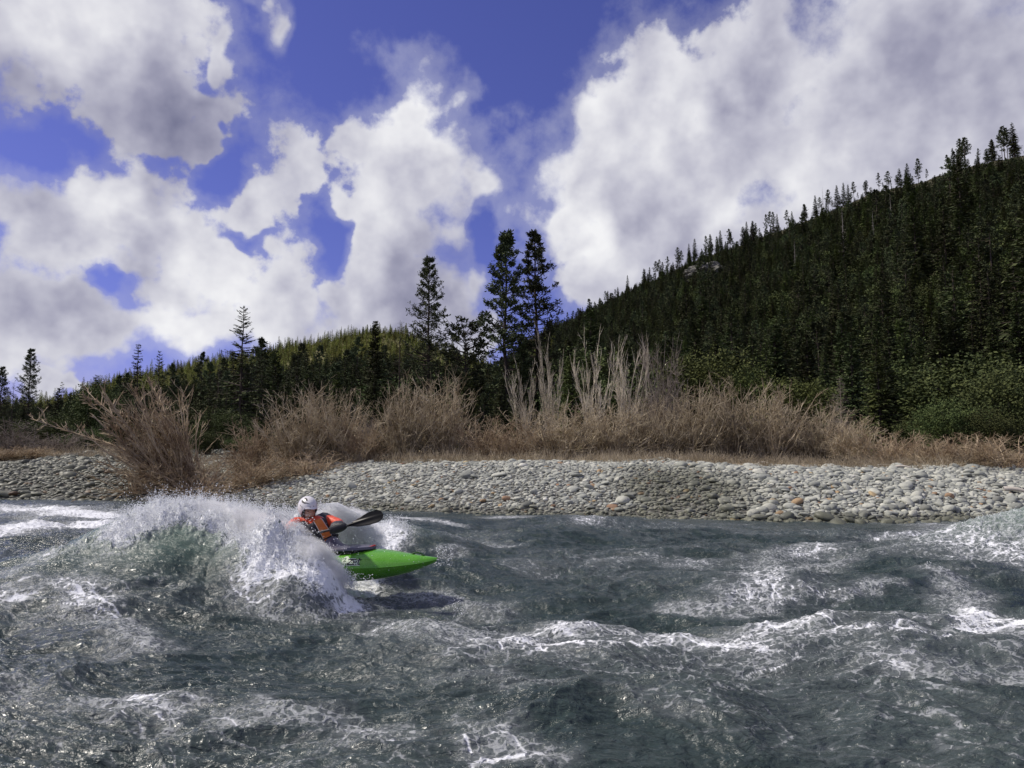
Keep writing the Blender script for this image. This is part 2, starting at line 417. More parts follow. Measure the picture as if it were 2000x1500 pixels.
# ------------------------------------------------------------------ water
def bumpg(x, y, cx, cy, rx, ry, h, rot=0.0):
    c, s = math.cos(rot), math.sin(rot); dx = x - cx; dy = y - cy
    u = (dx * c + dy * s) / rx; v = (-dx * s + dy * c) / ry
    return h * np.exp(-(u * u + v * v))
def macro(x, y):
    """large waves, metres above the mean river level"""
    # the big standing wave, its crest running from the left edge to behind the kayaker
    HX = np.array([-12, -8.6, -7.4, -6.6, -5.9, -5.35, -4.9, -4.3, -3.6, -3.0, -2.6, -2.25, -2.0, -1.75, -1.4])
    HZ = np.array([0, .05, .14, .28, .54, .80, .97, .98, .92, .88, .92, .76, .48, .18, 0.])
    H = np.interp(x, HX, HZ)
    yc = np.interp(x, [-9, -5.5, -3.5, -2.6, -1.4], [9.6, 10.2, 10.35, 10.55, 10.6])
    wf = np.interp(x, [-9, -5.5, -3.6, -3.0, -2.5, -1.4], [1.5, 1.85, 1.5, .8, .36, .3])
    wb = 1.15
    dy = y - yc
    h = H * np.where(dy < 0, np.exp(-(dy / wf) ** 2), np.exp(-(dy / wb) ** 2))
    # foam pile in front of the kayaker
    FX = np.array([-4.2, -3.44, -2.95, -2.72, -2.48, -2.27, -2.12, -1.94, -1.8])
    FZ = np.array([0.0, .55, .86, .80, .68, .55, .36, .04, 0.])
    Fh = np.interp(x, FX, FZ)
    dy = y - np.interp(x, [-4, -2], [9.25, 9.05])
    h2 = Fh * np.where(dy < 0, np.exp(-(dy / .55) ** 2), np.exp(-(dy / .30) ** 2))
    h = np.maximum(h, h2) + .15 * np.minimum(h, h2)
    # other waves
    h = h + bumpg(x, y, 8.6, 12.6, 1.9, 1.3, .74, .2)
    h = h + bumpg(x, y, 10.5, 12.0, 2.0, 1.5, .24)
    h = h + bumpg(x, y, -1.9, 13.4, 1.3, .7, .55, -.15)
    h = h + bumpg(x, y, 0.3, 15.5, 1.8, .8, .30, .1)
    h = h + bumpg(x, y, -.6, 9.3, 1.3, 1.0, -.16)
    h = h + bumpg(x, y, .8, 8.6, 1.8, .7, -.10)
    h = h + bumpg(x, y, 5.6, 10.3, 2.2, .6, .22, .25)
    h = h + bumpg(x, y, 3.2, 13.0, 2.4, .8, .16, .1)
    h = h + bumpg(x, y, 2.0, 20.0, 1.6, .5, .22, .0)
    h = h + bumpg(x, y, 5.0, 8.0, 1.6, .5, .16, .1)
    h = h + bumpg(x, y, -3.5, 5.6, 2.2, .5, .10, .15)
    h = h + bumpg(x, y, -6.8, 8.4, .7, .35, .16, .5)
    h = h + bumpg(x, y, 0.0, 5.2, 2.0, .5, .10, -.1)
    return h
def hit(px, py):
    """where the sight line through a pixel meets the large waves"""
    d = pdir(px, py); Ys = np.arange(2.5, 45, .01); k = Ys / d[1]
    z = CAM_Z + d[2] * k; hh = macro(d[0] * k, Ys)
    i = np.argmax(z < hh)
    return np.array([d[0] * k[i], Ys[i]]) if (z < hh).any() else ground(px, py)[:2]
def capsule(x, y, pts, rad, soft=1.0):
    """0..1 mask round a polyline given in metres"""
    best = np.full(x.shape, 1e9)
    for a, b in zip(pts[:-1], pts[1:]):
        ab = b - a; L = (ab ** 2).sum() + 1e-9
        t = np.clip(((x - a[0]) * ab[0] + (y - a[1]) * ab[1]) / L, 0, 1)
        best = np.minimum(best, np.hypot(x - a[0] - t * ab[0], y - a[1] - t * ab[1]))
    return 1 - sst(rad * .3, rad * (1 + soft), best)
# foam bands: (pixels of the photograph, radius m, strength)
FOAM = [
    ([(330, 1014), (420, 1012), (500, 1020), (560, 1050), (610, 1085), (660, 1130), (682, 1160)], .40, 1.5),
    ([(420, 1020), (480, 1045), (540, 1075), (600, 1110), (650, 1145)], .34, 1.4),
    ([(262, 1036), (330, 1012), (400, 1010), (500, 1014), (560, 1024)], .42, 1.35),
    ([(620, 1010), (660, 1000), (700, 1030), (740, 1055)], .50, 1.3), ([(640, 1060), (690, 1064), (735, 1068)], .4, 1.25), ([(600, 1085), (640, 1120), (676, 1158)], .34, 1.25),
    ([(120, 1085), (200, 1052), (262, 1036)], .24, .9),
    ([(0, 1000), (90, 1000), (200, 1015)], 1.2, 1.06), ([(0, 1045), (110, 1035), (190, 1028)], .9, 1.02),
    ([(150, 1075), (185, 1062)], .14, .9), ([(0, 1140), (40, 1125), (75, 1105)], .22, .55), ([(0, 1180), (30, 1175)], .18, .8), ([(60, 1150), (25, 1165)], .1, .6),
    ([(480, 1110), (520, 1150), (600, 1165), (660, 1180)], .22, .5),
    ([(470, 1080), (510, 1110)], .14, .6),
    ([(135, 1148), (180, 1200), (220, 1240), (290, 1300)], .17, .78), ([(190, 1230), (250, 1230)], .2, .5),
    ([(560, 1180), (640, 1190), (740, 1182), (840, 1184), (890, 1200), (950, 1213)], .28, .75),
    ([(700, 1210), (800, 1240), (900, 1270), (1060, 1280)], .35, .5),
    ([(1000, 1240), (1100, 1238), (1240, 1232), (1330, 1246)], .18, .75),
    ([(960, 1280), (1050, 1282), (1160, 1290)], .13, .7), ([(900, 1340), (1090, 1360)], .14, .45),
    ([(1290, 1250), (1400, 1240), (1560, 1232)], .28, .7), ([(1400, 1260), (1460, 1270)], .25, .7),
    ([(1455, 1180), (1500, 1160), (1570, 1130), (1620, 1110)], .28, .85), ([(1300, 1190), (1390, 1188), (1450, 1183)], .13, .8),
    ([(1450, 1200), (1560, 1178), (1680, 1170), (1740, 1150)], .12, .7), ([(1480, 1110), (1600, 1080), (1720, 1062), (1820, 1040)], .28, .75),
    ([(1300, 1040), (1400, 1036), (1480, 1045)], .3, .4), ([(1330, 1110), (1420, 1100), (1500, 1092)], .22, .5),
    ([(1860, 1030), (1930, 1045), (2000, 1060)], .8, .82), ([(1820, 1120), (1850, 1140), (1880, 1180), (1900, 1200)], .22, .85),
    ([(1850, 1190), (1900, 1175)], .16, .9), ([(1900, 1225), (1960, 1218), (2000, 1230)], .18, .8), ([(1780, 1260), (1900, 1270)], .2, .4),
    ([(1570, 1265), (1700, 1258)], .1, .5), ([(1740, 1300), (1800, 1320), (1900, 1330), (2000, 1320)], .16, .55),
    ([(1660, 1100), (1760, 1085), (1850, 1075)], .2, .5), ([(1560, 1210), (1700, 1200), (1800, 1205)], .12, .5),
    ([(780, 1012), (840, 1022), (880, 1035)], .30, 1.0), ([(960, 1010), (1060, 1012), (1150, 1012)], .35, .75), ([(930, 1065), (985, 1075)], .2, .7), ([(870, 1090), (900, 1078)], .14, .7),
    ([(240, 1380), (290, 1395), (330, 1400)], .09, .8), ([(170, 1405), (230, 1412)], .09, .55), ([(520, 1380), (580, 1400), (640, 1395), (690, 1430), (740, 1440)], .13, .65), ([(440, 1410), (500, 1420)], .08, .45),
    ([(940, 1495), (1000, 1485), (1060, 1500)], .12, .7), ([(330, 1450), (350, 1400)], .06, .5), ([(0, 1360), (60, 1400)], .08, .4), ([(1290, 1400), (1330, 1420)], .1, .3),
    ([(870, 1045), (950, 1040)], .25, .35), ([(1170, 1100), (1260, 1090)], .2, .3), ([(1000, 1110), (1080, 1120)], .15, .3),
]
FOAMW = [([hit(*p) for p in pts], rad, st) for pts, rad, st in FOAM]
LIP = [np.array(q) for q in [hit(560, 1180), hit(740, 1184), hit(850, 1186), hit(950, 1213), hit(1100, 1238), hit(1240, 1234), hit(1330, 1247), hit(1560, 1234), hit(1750, 1240)]]

def foam_mask(x, y):
    wx = x + .13 * fbm(x * 1.6, y * 1.6, 4, 40) + .05 * pn(x * 9, y * 9, 46); wy = y + .16 * fbm(x * 1.6, y * 1.6, 4, 50) + .05 * pn(x * 9, y * 9, 47)
    f = np.zeros(x.shape)
    for pts, rad, st in FOAMW:
        f = np.maximum(f, (st if st > 1 else st * .86) * capsule(wx, wy, pts, rad * (1 if st > 1 else 1.15), 1.1))
    return f
def ripples(x, y, detail=True):
    """turbulent small scale surface; currents run along x"""
    qx = x + .35 * fbm(x * .5, y * .5, 2, 3); qy = y + .35 * fbm(x * .5 + 9, y * .5, 2, 4)
    h = .17 * fbm(qx * .38, qy * .55, 2, 11)
    rg = lambda f, fy, s: 1 - 2 * np.abs(pn(qx * f + .6 * pn(qx * f * .5, qy * f * .5, s + 9), qy * fy, s))
    h = h + .055 * (1 - np.abs(pn(qx * .9, qy * 1.5, 12)) * 2)
    fl = qy + .16 * qx + .25 * np.sin(qx * .4); rf = lambda f, fy, s: 1 - 2 * np.abs(pn(qx * f + .4 * pn(qx * f, qy * f, s + 5), fl * fy, s))
    h = h + .034 * rg(1.5, 2.9, 13) + .017 * rf(2.0, 6.5, 14)
    if detail:
        h = h + .0078 * rg(5.0, 8.5, 15) + .0100 * rf(3.8, 13, 16) + .0062 * rf(8, 24, 18) + .0032 * rg(18, 30, 19)
    return h

def build_water():
    r = [1.4]
    while r[-1] < 90:
        q = r[-1]; r.append(q + (min(max(q * q / 3200, .011), .036) if q < 14.5 else min(q * q / 5200, .4)))
    r = np.array(r)
    c = np.linspace(R(-39), R(39), 1180)
    th = np.concatenate([np.linspace(R(-84), R(-39), 110)[:-1], c, np.linspace(R(39), R(84), 110)[1:]])
    T, RR = np.meshgrid(th, r); X = RR * np.sin(T); Y = RR * np.cos(T)
    keep = Y < Yw(X) + 1.5
    fm = foam_mask(X, Y)
    mac = macro(X, Y)
    shore = sst(0, 6, Yw(X) - Y) * .85 + .15
    rip = ripples(X, Y)
    calm = 1 - .50 * sst(.2, .8, mac)
    lip = .07 * capsule(X + .1 * fbm(X * 2, Y * 2, 3, 70), Y + .1 * fbm(X * 2, Y * 2, 3, 71), LIP, .12, 1.6)
    ff = np.clip(fm, 0, 1.2)
    # frothy lumps where the water is white
    lump = np.abs(fbm(X * 5, Y * 5, 4, 80, .6)) * .10 + np.abs(pn(X * 22, Y * 22, 85)) * .035 + np.abs(pn(X * 45, Y * 45, 86)) * .015
    big = sst(.25, .8, mac)
    pile = sst(.7, 1.1, ff) * big
    wxx = X + .12 * fbm(X * 4, Y * 4, 3, 94); wyy = Y + .12 * fbm(X * 4, Y * 4, 3, 95)
    spikes = np.clip(pn(wxx * 4.5, wyy * 4.5, 90) - .05, 0, 1) ** 1.2 * .22 + np.clip(fbm(wxx * 11, wyy * 11, 3, 92), 0, 1) * .07 - .05
    Z = mac + rip * calm * shore + lip + ff * lump * (.22 + .75 * big) + pile * spikes * (.55 + .45 * sst(-4.0, -3.0, X))
    # keep water out of the kayaker's hull and lap
    kx = X + 2.36; ky = Y - 9.6
    u = kx * math.cos(R(12)) - ky * math.sin(R(12)); v = kx * math.sin(R(12)) + ky * math.cos(R(12))
    Z = np.where((np.abs(v) < .42) & (u > -.9) & (u < 1.55), np.minimum(Z, np.interp(np.abs(v), [0, .26, .42], [.10, .14, 1.6]) + np.interp(u, [-.9, -.2, .0], [.6, .35, 0])), Z)
    keepv = keep
    # crest foam and general bubbles
    wx_ = X + .25 * fbm(X * .9, Y * .9, 3, 61); wy_ = Y + .25 * fbm(X * .9, Y * .9, 3, 62)
    line = lambda a, b, sd, w: 1 - sst(0, w, np.abs(pn(wx_ * a, wy_ * b, sd)))
    streak = np.maximum(np.maximum(line(.8, 1.7, 101, .05), line(1.6, 3.2, 102, .06) * .85), line(3.4, 6.5, 103, .08) * .7)
    zone_ = sst(-.25, .45, fbm(X * .33, Y * .5, 3, 64) + .35 * sst(-1, 2, X) * np.exp(-((Y - 8) / 4.0) ** 2))
    zone_ = zone_ * (1 - .8 * capsule(X, Y, [hit(900, 1150), hit(1080, 1175), hit(1260, 1195)], .8, 1.2))
    gen = (.06 + .50 * streak * zone_ + .16 * zone_) * (1 - .55 * sst(.2, .7, mac))
    mid = np.exp(-((Y - 6.6) / 1.3) ** 2) * sst(-2.5, 0, X) * .22
    foam = np.clip(ff + gen + mid, 0, 1.3)
    n, m = X.shape; idx = np.arange(n * m).reshape(n, m)
    Q = np.stack([idx[:-1, :-1], idx[:-1, 1:], idx[1:, 1:], idx[1:, :-1]], -1)
    kf = keep[:-1, :-1] | keep[1:, 1:]
    Q = Q[kf][:, ::-1]
    used = np.zeros(n * m, bool); used[Q.ravel()] = True
    remap = np.cumsum(used) - 1
    V = np.stack([X, Y, Z], -1).reshape(-1, 3)[used]
    me = mesh_np('river', V, remap[Q], smooth=True)
    a = me.attributes.new('foam', 'FLOAT', 'POINT'); a.data.foreach_set('value', foam.ravel()[used].astype(np.float32))
    me.materials.append(M_WATER)
    tag(obj('river', me), 'turbulent grey green river with foam', kind='structure')
    return X, Y, Z, ff, pile

def _water(N, b):
    g = geopos(N); foam = N.attr('foam')
    st = N.vmath('MULTIPLY', g, (1.0, 1.5, 1.0))
    n1 = N.noise(st, 9, 6, .68, .6); n2 = N.noise(g, 34, 4, .65, .4); n3 = N.noise(st, 3.0, 4, .6, .8)
    vor = N.n.new('ShaderNodeTexVoronoi'); vor.feature = 'DISTANCE_TO_EDGE'; vor.inputs['Scale'].default_value = 8
    N.l.new(N.vmath('ADD', st, N.vmath('MULTIPLY', N.noise(g, 5, 3, .6, out=1), (.4, .4, .4))), vor.inputs['Vector'])
    lace = N.math('SUBTRACT', 1.0, N.maprange(vor.outputs[0], 0.0, .22))
    tex = N.math('ADD', N.math('MULTIPLY', n1, .50), N.math('ADD', N.math('MULTIPLY', n2, .16), N.math('ADD', N.math('MULTIPLY', n3, .42), N.math('MULTIPLY', lace, .26))))
    s = N.math('ADD', N.math('MULTIPLY', foam, .95), N.math('SUBTRACT', N.math('MULTIPLY', tex, 2.1), 1.90))
    fac = N.maprange(s, 0, .55)
    fac = N.math('MULTIPLY', fac, N.maprange(foam, .78, 1.18, .38, 1.0))
    fac = N.math('MAXIMUM', fac, N.math('MULTIPLY', N.math('MINIMUM', foam, 1.0), .16))
    wat = N.mix(N.maprange(n3, .3, .7), (.011, .025, .022), (.024, .043, .038))
    # clear water is greener where it stands up thin in a wave
    sep = N.n.new('ShaderNodeSeparateXYZ'); N.l.new(g, sep.inputs[0])
    wat = N.mix(N.maprange(sep.outputs[2], .25, 1.0), wat, (.10, .155, .115))
    col = N.mix(fac, wat, (.82, .84, .86))
    N.l.new(col, b.inputs['Base Color'])
    N.l.new(N.maprange(fac, 0, .6, .22, .7), b.inputs['Roughness'])
    N.l.new(N.maprange(fac, 0, .7, .6, .2), b.inputs['Specular IOR Level'])
    b.inputs['IOR'].default_value = 1.36
    st2 = N.vmath('MULTIPLY', g, (.75, 2.1, 1.0))
    bn = N.math('ADD', N.math('MULTIPLY', N.noise(st2, 8, 4, .6, 1.4), 1.6), N.math('MULTIPLY', N.noise(st2, 24, 2, .5, .6), .22))
    bn = N.math('ADD', bn, N.math('MULTIPLY', fac, .6))
    bump(N, b, bn, .85, .024)
M_WATER = mat('river_water', _water)
WX, WY, WZ, WF, WP = build_water()

def _spray(N, b):
    b.inputs['Transmission Weight'].default_value = 0.0
    b.inputs['Subsurface Weight'].default_value = 0.0
M_SPRAY = mat('spray_white', None, (.86, .88, .90), .35, .5)

OCT_V = np.array([[1, 0, 0], [-1, 0, 0], [0, 1, 0], [0, -1, 0], [0, 0, 1], [0, 0, -1.]])
OCT_F = np.array([[0, 2, 4], [2, 1, 4], [1, 3, 4], [3, 0, 4], [2, 0, 5], [1, 2, 5], [3, 1, 5], [0, 3, 5]])
def build_spray():
    C = []; S = []
    w = (WP * (WX > -6.2) * (WX < -1.5)).ravel(); area = (WY ** 1.5).ravel()
    w = w * area; idx = rng.choice(len(w), 52000, p=w / w.sum())
    base = np.stack([WX.ravel()[idx], WY.ravel()[idx], WZ.ravel()[idx]], 1)
    # clumps: droplets gather into fingers thrown up from the pile
    k = 1500; cen = base[rng.integers(0, len(base), k)]; cl = rng.integers(0, k, 30000)
    up = rng.exponential(.07, k)[cl]; dirs = rng.normal(0, .35, (k, 3)); dirs[:, 2] = 1
    tt = rng.random(30000)
    C.append(cen[cl] + dirs[cl] * (tt * (up + .05))[:, None] + rng.normal(0, .014, (30000, 3))); S.append(rng.uniform(.0018, .0058, 30000) * (1.2 - .5 * tt))
    C.append(base + rng.normal(0, .02, base.shape) + np.array([0, 0, 1]) * rng.exponential(.035, len(base))[:, None]); S.append(rng.uniform(.002, .0075, len(base)))
    # loose drops high above the crest, round the person and over the bow
    def box(n, pxr, pyr, Yr, s, pw=1.0):
        q = np.array([at(rng.uniform(*pxr), rng.uniform(*pyr), rng.uniform(*Yr)) for _ in range(n)])
        C.append(q); S.append(rng.uniform(*s, n))
    box(160, (230, 560), (945, 1000), (9.6, 10.8), (.003, .008)); box(260, (310, 640), (970, 1010), (9.8, 10.8), (.003, .008))
    box(220, (640, 730), (985, 1060), (9.9, 10.5), (.003, .007)); box(120, (720, 800), (1005, 1060), (9.6, 10.4), (.003, .006))
    box(160, (600, 700), (1050, 1110), (8.85, 9.1), (.003, .007)); box(40, (560, 620), (1010, 1040), (9.1, 9.3), (.004, .009))
    box(140, (852, 885), (1068, 1105), (9.2, 9.5), (.003, .008)); box(120, (680, 730), (1120, 1160), (8.8, 9.1), (.003, .007))
    box(60, (1890, 1990), (995, 1040), (12, 13), (.004, .009)); box(50, (885, 905), (1165, 1205), (7.9, 8.2), (.003, .006))
    box(50, (120, 150), (1140, 1180), (7.9, 8.4), (.003, .006))
    # fan of spray behind the kayaker
    n = 16000; t = rng.random(n); px = 640 + 100 * t + rng.normal(0, 10, n); topy = np.interp(px, [560, 620, 660, 700, 740, 770], [1010, 990, 988, 1008, 1045, 1065])
    py = topy + rng.exponential(20, n) - 6
    q = np.array([at(a, c, 10.1 + rng.random() * .5) for a, c in zip(px, py)]); C.append(q); S.append(rng.uniform(.002, .0062, n))
    # ragged edge of the pile over the hull
    n = 9000; t = rng.random(n); px = np.interp(t, [0, .4, .7, 1], [588, 638, 658, 688]) + rng.normal(0, 7, n); py = np.interp(t, [0, .4, .7, 1], [1055, 1080, 1110, 1140]) + rng.normal(3, 8, n)
    q = np.array([at(a, c, 9.02 + rng.random() * .14) for a, c in zip(px, py)]); C.append(q); S.append(rng.uniform(.002, .0058, n))
    # lips of foam elsewhere
    w2 = (sst(.6, .9, WF) * (WY < 16)).ravel() * area; j = rng.choice(len(w2), 9000, p=w2 / w2.sum())
    q = np.stack([WX.ravel()[j], WY.ravel()[j], WZ.ravel()[j] + rng.exponential(.016, 9000)], 1); C.append(q); S.append(rng.uniform(.002, .0065, 9000))
    C = np.concatenate(C); S = np.concatenate(S); n = len(C)
    rot = rng.normal(size=(n, 3)) * .35 + 1
    V = C[:, None, :] + OCT_V[None] * (S[:, None] * rot)[:, None, :]
    Fc = OCT_F[None] + (np.arange(n) * 6)[:, None, None]
    me = mesh_np('spray', V.reshape(-1, 3), Fc.reshape(-1, 3), [M_SPRAY], smooth=True)
    tag(obj('spray', me), 'white drops thrown up by the breaking wave', kind='stuff')
build_spray()
def mist(name, pts, rad, dens, label, seed):
    P = np.array([at(*p) for p in pts]); n = 60; t = np.linspace(0, len(P) - 1, n); ti = np.arange(len(P))
    C = np.stack([np.interp(t, ti, P[:, k]) for k in range(3)], 1); r_ = np.interp(t, ti, rad) * np.sqrt(np.clip(1 - np.linspace(-1, 1, n) ** 6, 0, 1)); k = 26
    T = unit(np.gradient(C, axis=0)); A = unit(np.cross(T, [0, 0, 1.0])); B = np.cross(T, A); a = np.arange(k) * 2 * math.pi / k
    rr = r_[:, None] * (1 + .45 * fbm(np.cos(a)[None] * 1.3 + t[:, None] * 2.2, np.sin(a)[None] * 1.3 + seed + 0 * t[:, None], 4, seed)) + 1e-3
    G = C[:, None] + rr[..., None] * (A[:, None] * np.cos(a)[None, :, None] + B[:, None] * np.sin(a)[None, :, None])
    idx = np.arange(n * k).reshape(n, k); nx = np.roll(idx, -1, 1); Q = np.stack([idx[:-1], nx[:-1], nx[1:], idx[1:]], -1).reshape(-1, 4)
    V = np.concatenate([G.reshape(-1, 3), C[:1], C[-1:]]); c0, c1 = n * k, n * k + 1
    T3 = np.concatenate([np.stack([nx[0], idx[0], np.full(k, c0)], 1), np.stack([idx[-1], nx[-1], np.full(k, c1)], 1)])
    m = bpy.data.materials.new('fine_mist'); m.use_nodes = True; t_ = m.node_tree; t_.nodes.remove(t_.nodes['Principled BSDF'])
    v = t_.nodes.new('ShaderNodeVolumePrincipled'); v.inputs['Color'].default_value = (1, 1, 1, 1); v.inputs['Density'].default_value = dens; v.inputs['Anisotropy'].default_value = .2
    t_.links.new(v.outputs[0], t_.nodes['Material Output'].inputs['Volume'])
    me = mesh_np(name, V, [Q, T3], [m]); tag(obj(name, me), label, kind='stuff')
mist('mist', [(300, 1000, 10.2), (350, 996, 10.2), (390, 1000, 10.2), (450, 1012, 10.0), (510, 1030, 9.6), (560, 1055, 9.2), (605, 1085, 9.0), (645, 1120, 8.95), (680, 1155, 8.95)], [.06, .11, .15, .17, .18, .20, .22, .20, .11], 5.0, 'fine white mist over the breaking wave', 3)
mist('mist', [(615, 1010, 10.3), (650, 1008, 10.3), (690, 1025, 10.3), (730, 1050, 10.3), (755, 1068, 10.3)], [.10, .17, .20, .16, .08], 6.0, 'fine white mist behind the kayaker', 5)
SC.cycles.volume_bounces = 2

# ------------------------------------------------------------------ geometry node scatter: one object of stuff
def scatter(name, pts, rot, scl, idx, meshes, label, attrs=None):
    src = bpy.data.collections.new(name + '_sources')
    for i, m in enumerate(meshes):
        o = bpy.data.objects.new('%s_source_%02d' % (name, i), m); src.objects.link(o)
    me = bpy.data.meshes.new(name); me.vertices.add(len(pts)); me.vertices.foreach_set('co', np.asarray(pts, np.float32).ravel())
    def A(nm, typ, key, arr):
        a = me.attributes.new(nm, typ, 'POINT'); a.data.foreach_set(key, np.asarray(arr).ravel())
    A('rot', 'FLOAT_VECTOR', 'vector', np.asarray(rot, np.float32)); A('scl', 'FLOAT_VECTOR', 'vector', np.asarray(scl, np.float32))
    A('idx', 'INT', 'value', np.asarray(idx, np.int32))
    for k, v in (attrs or {}).items(): A(k, 'FLOAT', 'value', np.asarray(v, np.float32))
    o = obj(name, me); tag(o, label, kind='stuff')
    g = bpy.data.node_groups.new(name, 'GeometryNodeTree')
    g.interface.new_socket('Geometry', in_out='INPUT', socket_type='NodeSocketGeometry')
    g.interface.new_socket('Geometry', in_out='OUTPUT', socket_type='NodeSocketGeometry')
    gi = g.nodes.new('NodeGroupInput'); go = g.nodes.new('NodeGroupOutput')
    ci = g.nodes.new('GeometryNodeCollectionInfo'); ci.inputs['Collection'].default_value = src
    ci.inputs['Separate Children'].default_value = True; ci.inputs['Reset Children'].default_value = True
    io = g.nodes.new('GeometryNodeInstanceOnPoints'); io.inputs['Pick Instance'].default_value = True
    def NA(nm, dt):
        n = g.nodes.new('GeometryNodeInputNamedAttribute'); n.data_type = dt; n.inputs['Name'].default_value = nm; return n.outputs['Attribute']
    g.links.new(gi.outputs[0], io.inputs['Points']); g.links.new(ci.outputs[0], io.inputs['Instance'])
    g.links.new(NA('idx', 'INT'), io.inputs['Instance Index'])
    e2r = g.nodes.new('FunctionNodeEulerToRotation'); g.links.new(NA('rot', 'FLOAT_VECTOR'), e2r.inputs[0]); g.links.new(e2r.outputs[0], io.inputs['Rotation'])
    g.links.new(NA('scl', 'FLOAT_VECTOR'), io.inputs['Scale'])
    g.links.new(io.outputs[0], go.inputs[0])
    md = o.modifiers.new('scatter', 'NODES'); md.node_group = g
    return o

# ------------------------------------------------------------------ stones of the gravel bar
def stone_mesh(seed):
    r = np.random.default_rng(seed)
    bm = bmesh.new(); bmesh.ops.create_icosphere(bm, subdivisions=3, radius=1)
    sc = np.array([1, r.uniform(.6, .85), r.uniform(.26, .50)]); k = r.normal(size=(6, 3)); k = unit(k); dd = r.uniform(.78, .95, 6)
    for v in bm.verts:
        p = np.array(v.co)
        for a, d in zip(k, dd):                      # soft flats where the stone broke
            q = p @ a
            if q > d: p = p - a * (q - d) * .8
        p = p * (1 + .05 * math.sin(p[0] * 3 + seed) + .05 * math.sin(p[1] * 4 + seed * 2)) * sc
        v.co = p
    me = bpy.data.meshes.new('cobble'); bm.to_mesh(me); bm.free()
    for p in me.polygons: p.use_smooth = True
    me.materials.append(M_STONE); return me
STONES = [stone_mesh(i + 1) for i in range(8)]
DARKC = ground(1340, 985)
def stone_wet(x, y):
    d = y - Yw(x)
    w = 1 - sst(.1, .75, d + .35 * fbm(x * .7, y * .7, 2, 33))
    dark = np.exp(-((x - 5.6) / 1.7) ** 2 - ((d - 2.3) / 2.6) ** 2) * 1.7 + 1.4 * np.exp(-((x + 22) / 7.0) ** 2)
    return np.clip(np.maximum(w, np.clip(dark + .35 * fbm(x * .8, y * .8, 3, 34), 0, .95) * (dark > .12)), 0, 1)
def build_stones():
    P = []; s0 = []
    for (x0, x1, d0, d1, sp, big) in [(-16, 25, -.5, 9, .118, .84), (-36, -13, -.5, 14, .21, 1.35), (-42, -8, 12, 26, .42, 1.9), (25, 34, -.4, 9, .26, 1.4)]:
        gx, gd = np.meshgrid(np.arange(x0, x1, sp), np.arange(d0, d1, sp))
        gx = gx + rng.uniform(-.5, .5, gx.shape) * sp; gd = gd + rng.uniform(-.5, .5, gx.shape) * sp
        k = rng.random(gx.shape) < .93
        x = gx[k]; y = gd[k] + Yw(x); P.append(np.stack([x, y], 1)); s0.append(rng.lognormal(math.log(.085 * big),   .38, len(x)))
    P = np.concatenate(P); S = np.concatenate(s0)
    S *= np.where(P[:, 0] > 6, 1.15, 1.0)
    n = len(P); Z = terrain(P[:, 0], P[:, 1]) + S * .12
    tone = np.clip(rng.beta(2.4, 2.4, n) * .9, 0, .9); o = rng.random(n); tone = np.where(o < .022, rng.uniform(.93, 1, n), tone)
    wet = stone_wet(P[:, 0], P[:, 1])
    rot = np.stack([rng.normal(0, .25, n) + .15, rng.normal(0, .22, n), rng.normal(.25, .9, n)], 1)
    scl = np.stack([S, S, S * rng.uniform(.8, 1.3, n)], 1)
    # the 300 that show largest become cobbles of their own
    px, py = project(np.stack([P[:, 0], P[:, 1], Z], 1))
    vis = (px > 5) & (px < 1995) & (py > 890) & ~((px > 215) & (px < 600) & (py < 985)) & (P[:, 1] - Yw(P[:, 0]) < 7)
    score = np.where(vis, S / P[:, 1], 0); top = np.argsort(-score)[:300]
    S[top] *= 1.08; scl[top] *= 1.08; Z[top] += S[top] * .12
    m = np.ones(n, bool); m[top] = False
    scatter('gravel', np.stack([P[:, 0], P[:, 1], Z], 1)[m], rot[m], scl[m], rng.integers(0, 8, m.sum()), STONES, 'rounded grey and tan river gravel of the far bank', {'tone': tone[m], 'wet': wet[m]})
    # tell them apart
    info = []
    for i in top:
        t = tone[i]; c = 'rust coloured' if t > .955 else 'ochre' if t > .93 or t > .9 else 'near white' if t > .72 else 'pale grey' if t > .5 else 'grey' if t > .3 else 'dark grey'
        if wet[i] > .5: c = 'wet ' + c
        d = P[i, 1] - Yw(P[i, 0])
        v = 'at the waterline' if d < 1.2 else 'low on the bar' if d < 3 else 'halfway up the bar' if d < 5 else 'near the bar top'
        q = px[i]; hz = 'at the far left' if q < 230 else 'behind the kayaker' if q < 760 else 'behind the paddle side' if q < 950 else 'below pale willows' if q < 1230 else 'in dark patch' if q < 1460 else 'right of dark patch' if q < 1720 else 'at the right end'
        info.append((c, v, hz, px[i], i))
    groups = {}
    for e in info: groups.setdefault(e[:3], []).append(e)
    ords = ['leftmost', 'second', 'third', 'fourth', 'fifth', 'sixth', 'seventh', 'eighth', 'ninth', 'tenth', 'eleventh', 'twelfth', 'thirteenth', 'fourteenth', 'fifteenth', 'sixteenth', 'seventeenth', 'eighteenth', 'nineteenth', 'twentieth'] + ['later'] * 40
    for (c, v, hz), l in groups.items():
        l.sort(key=lambda e: e[3])
        for j, e in enumerate(l):
            i = e[4]
            o = obj('cobble', STONES[int(i) % 8]); o.location = (P[i, 0], P[i, 1], Z[i]); o.rotation_euler = rot[i]; o.scale = scl[i]
            o['tone'] = float(tone[i]); o['wet'] = float(wet[i])
            tag(o, ('only large %s cobble %s, %s' % (c, v, hz)) if len(l) == 1 else '%s %s cobble from the left %s, %s' % ('first' if j == 0 else ords[j], c, v, hz), 'stone', 'large cobbles of the gravel bar')
build_stones()

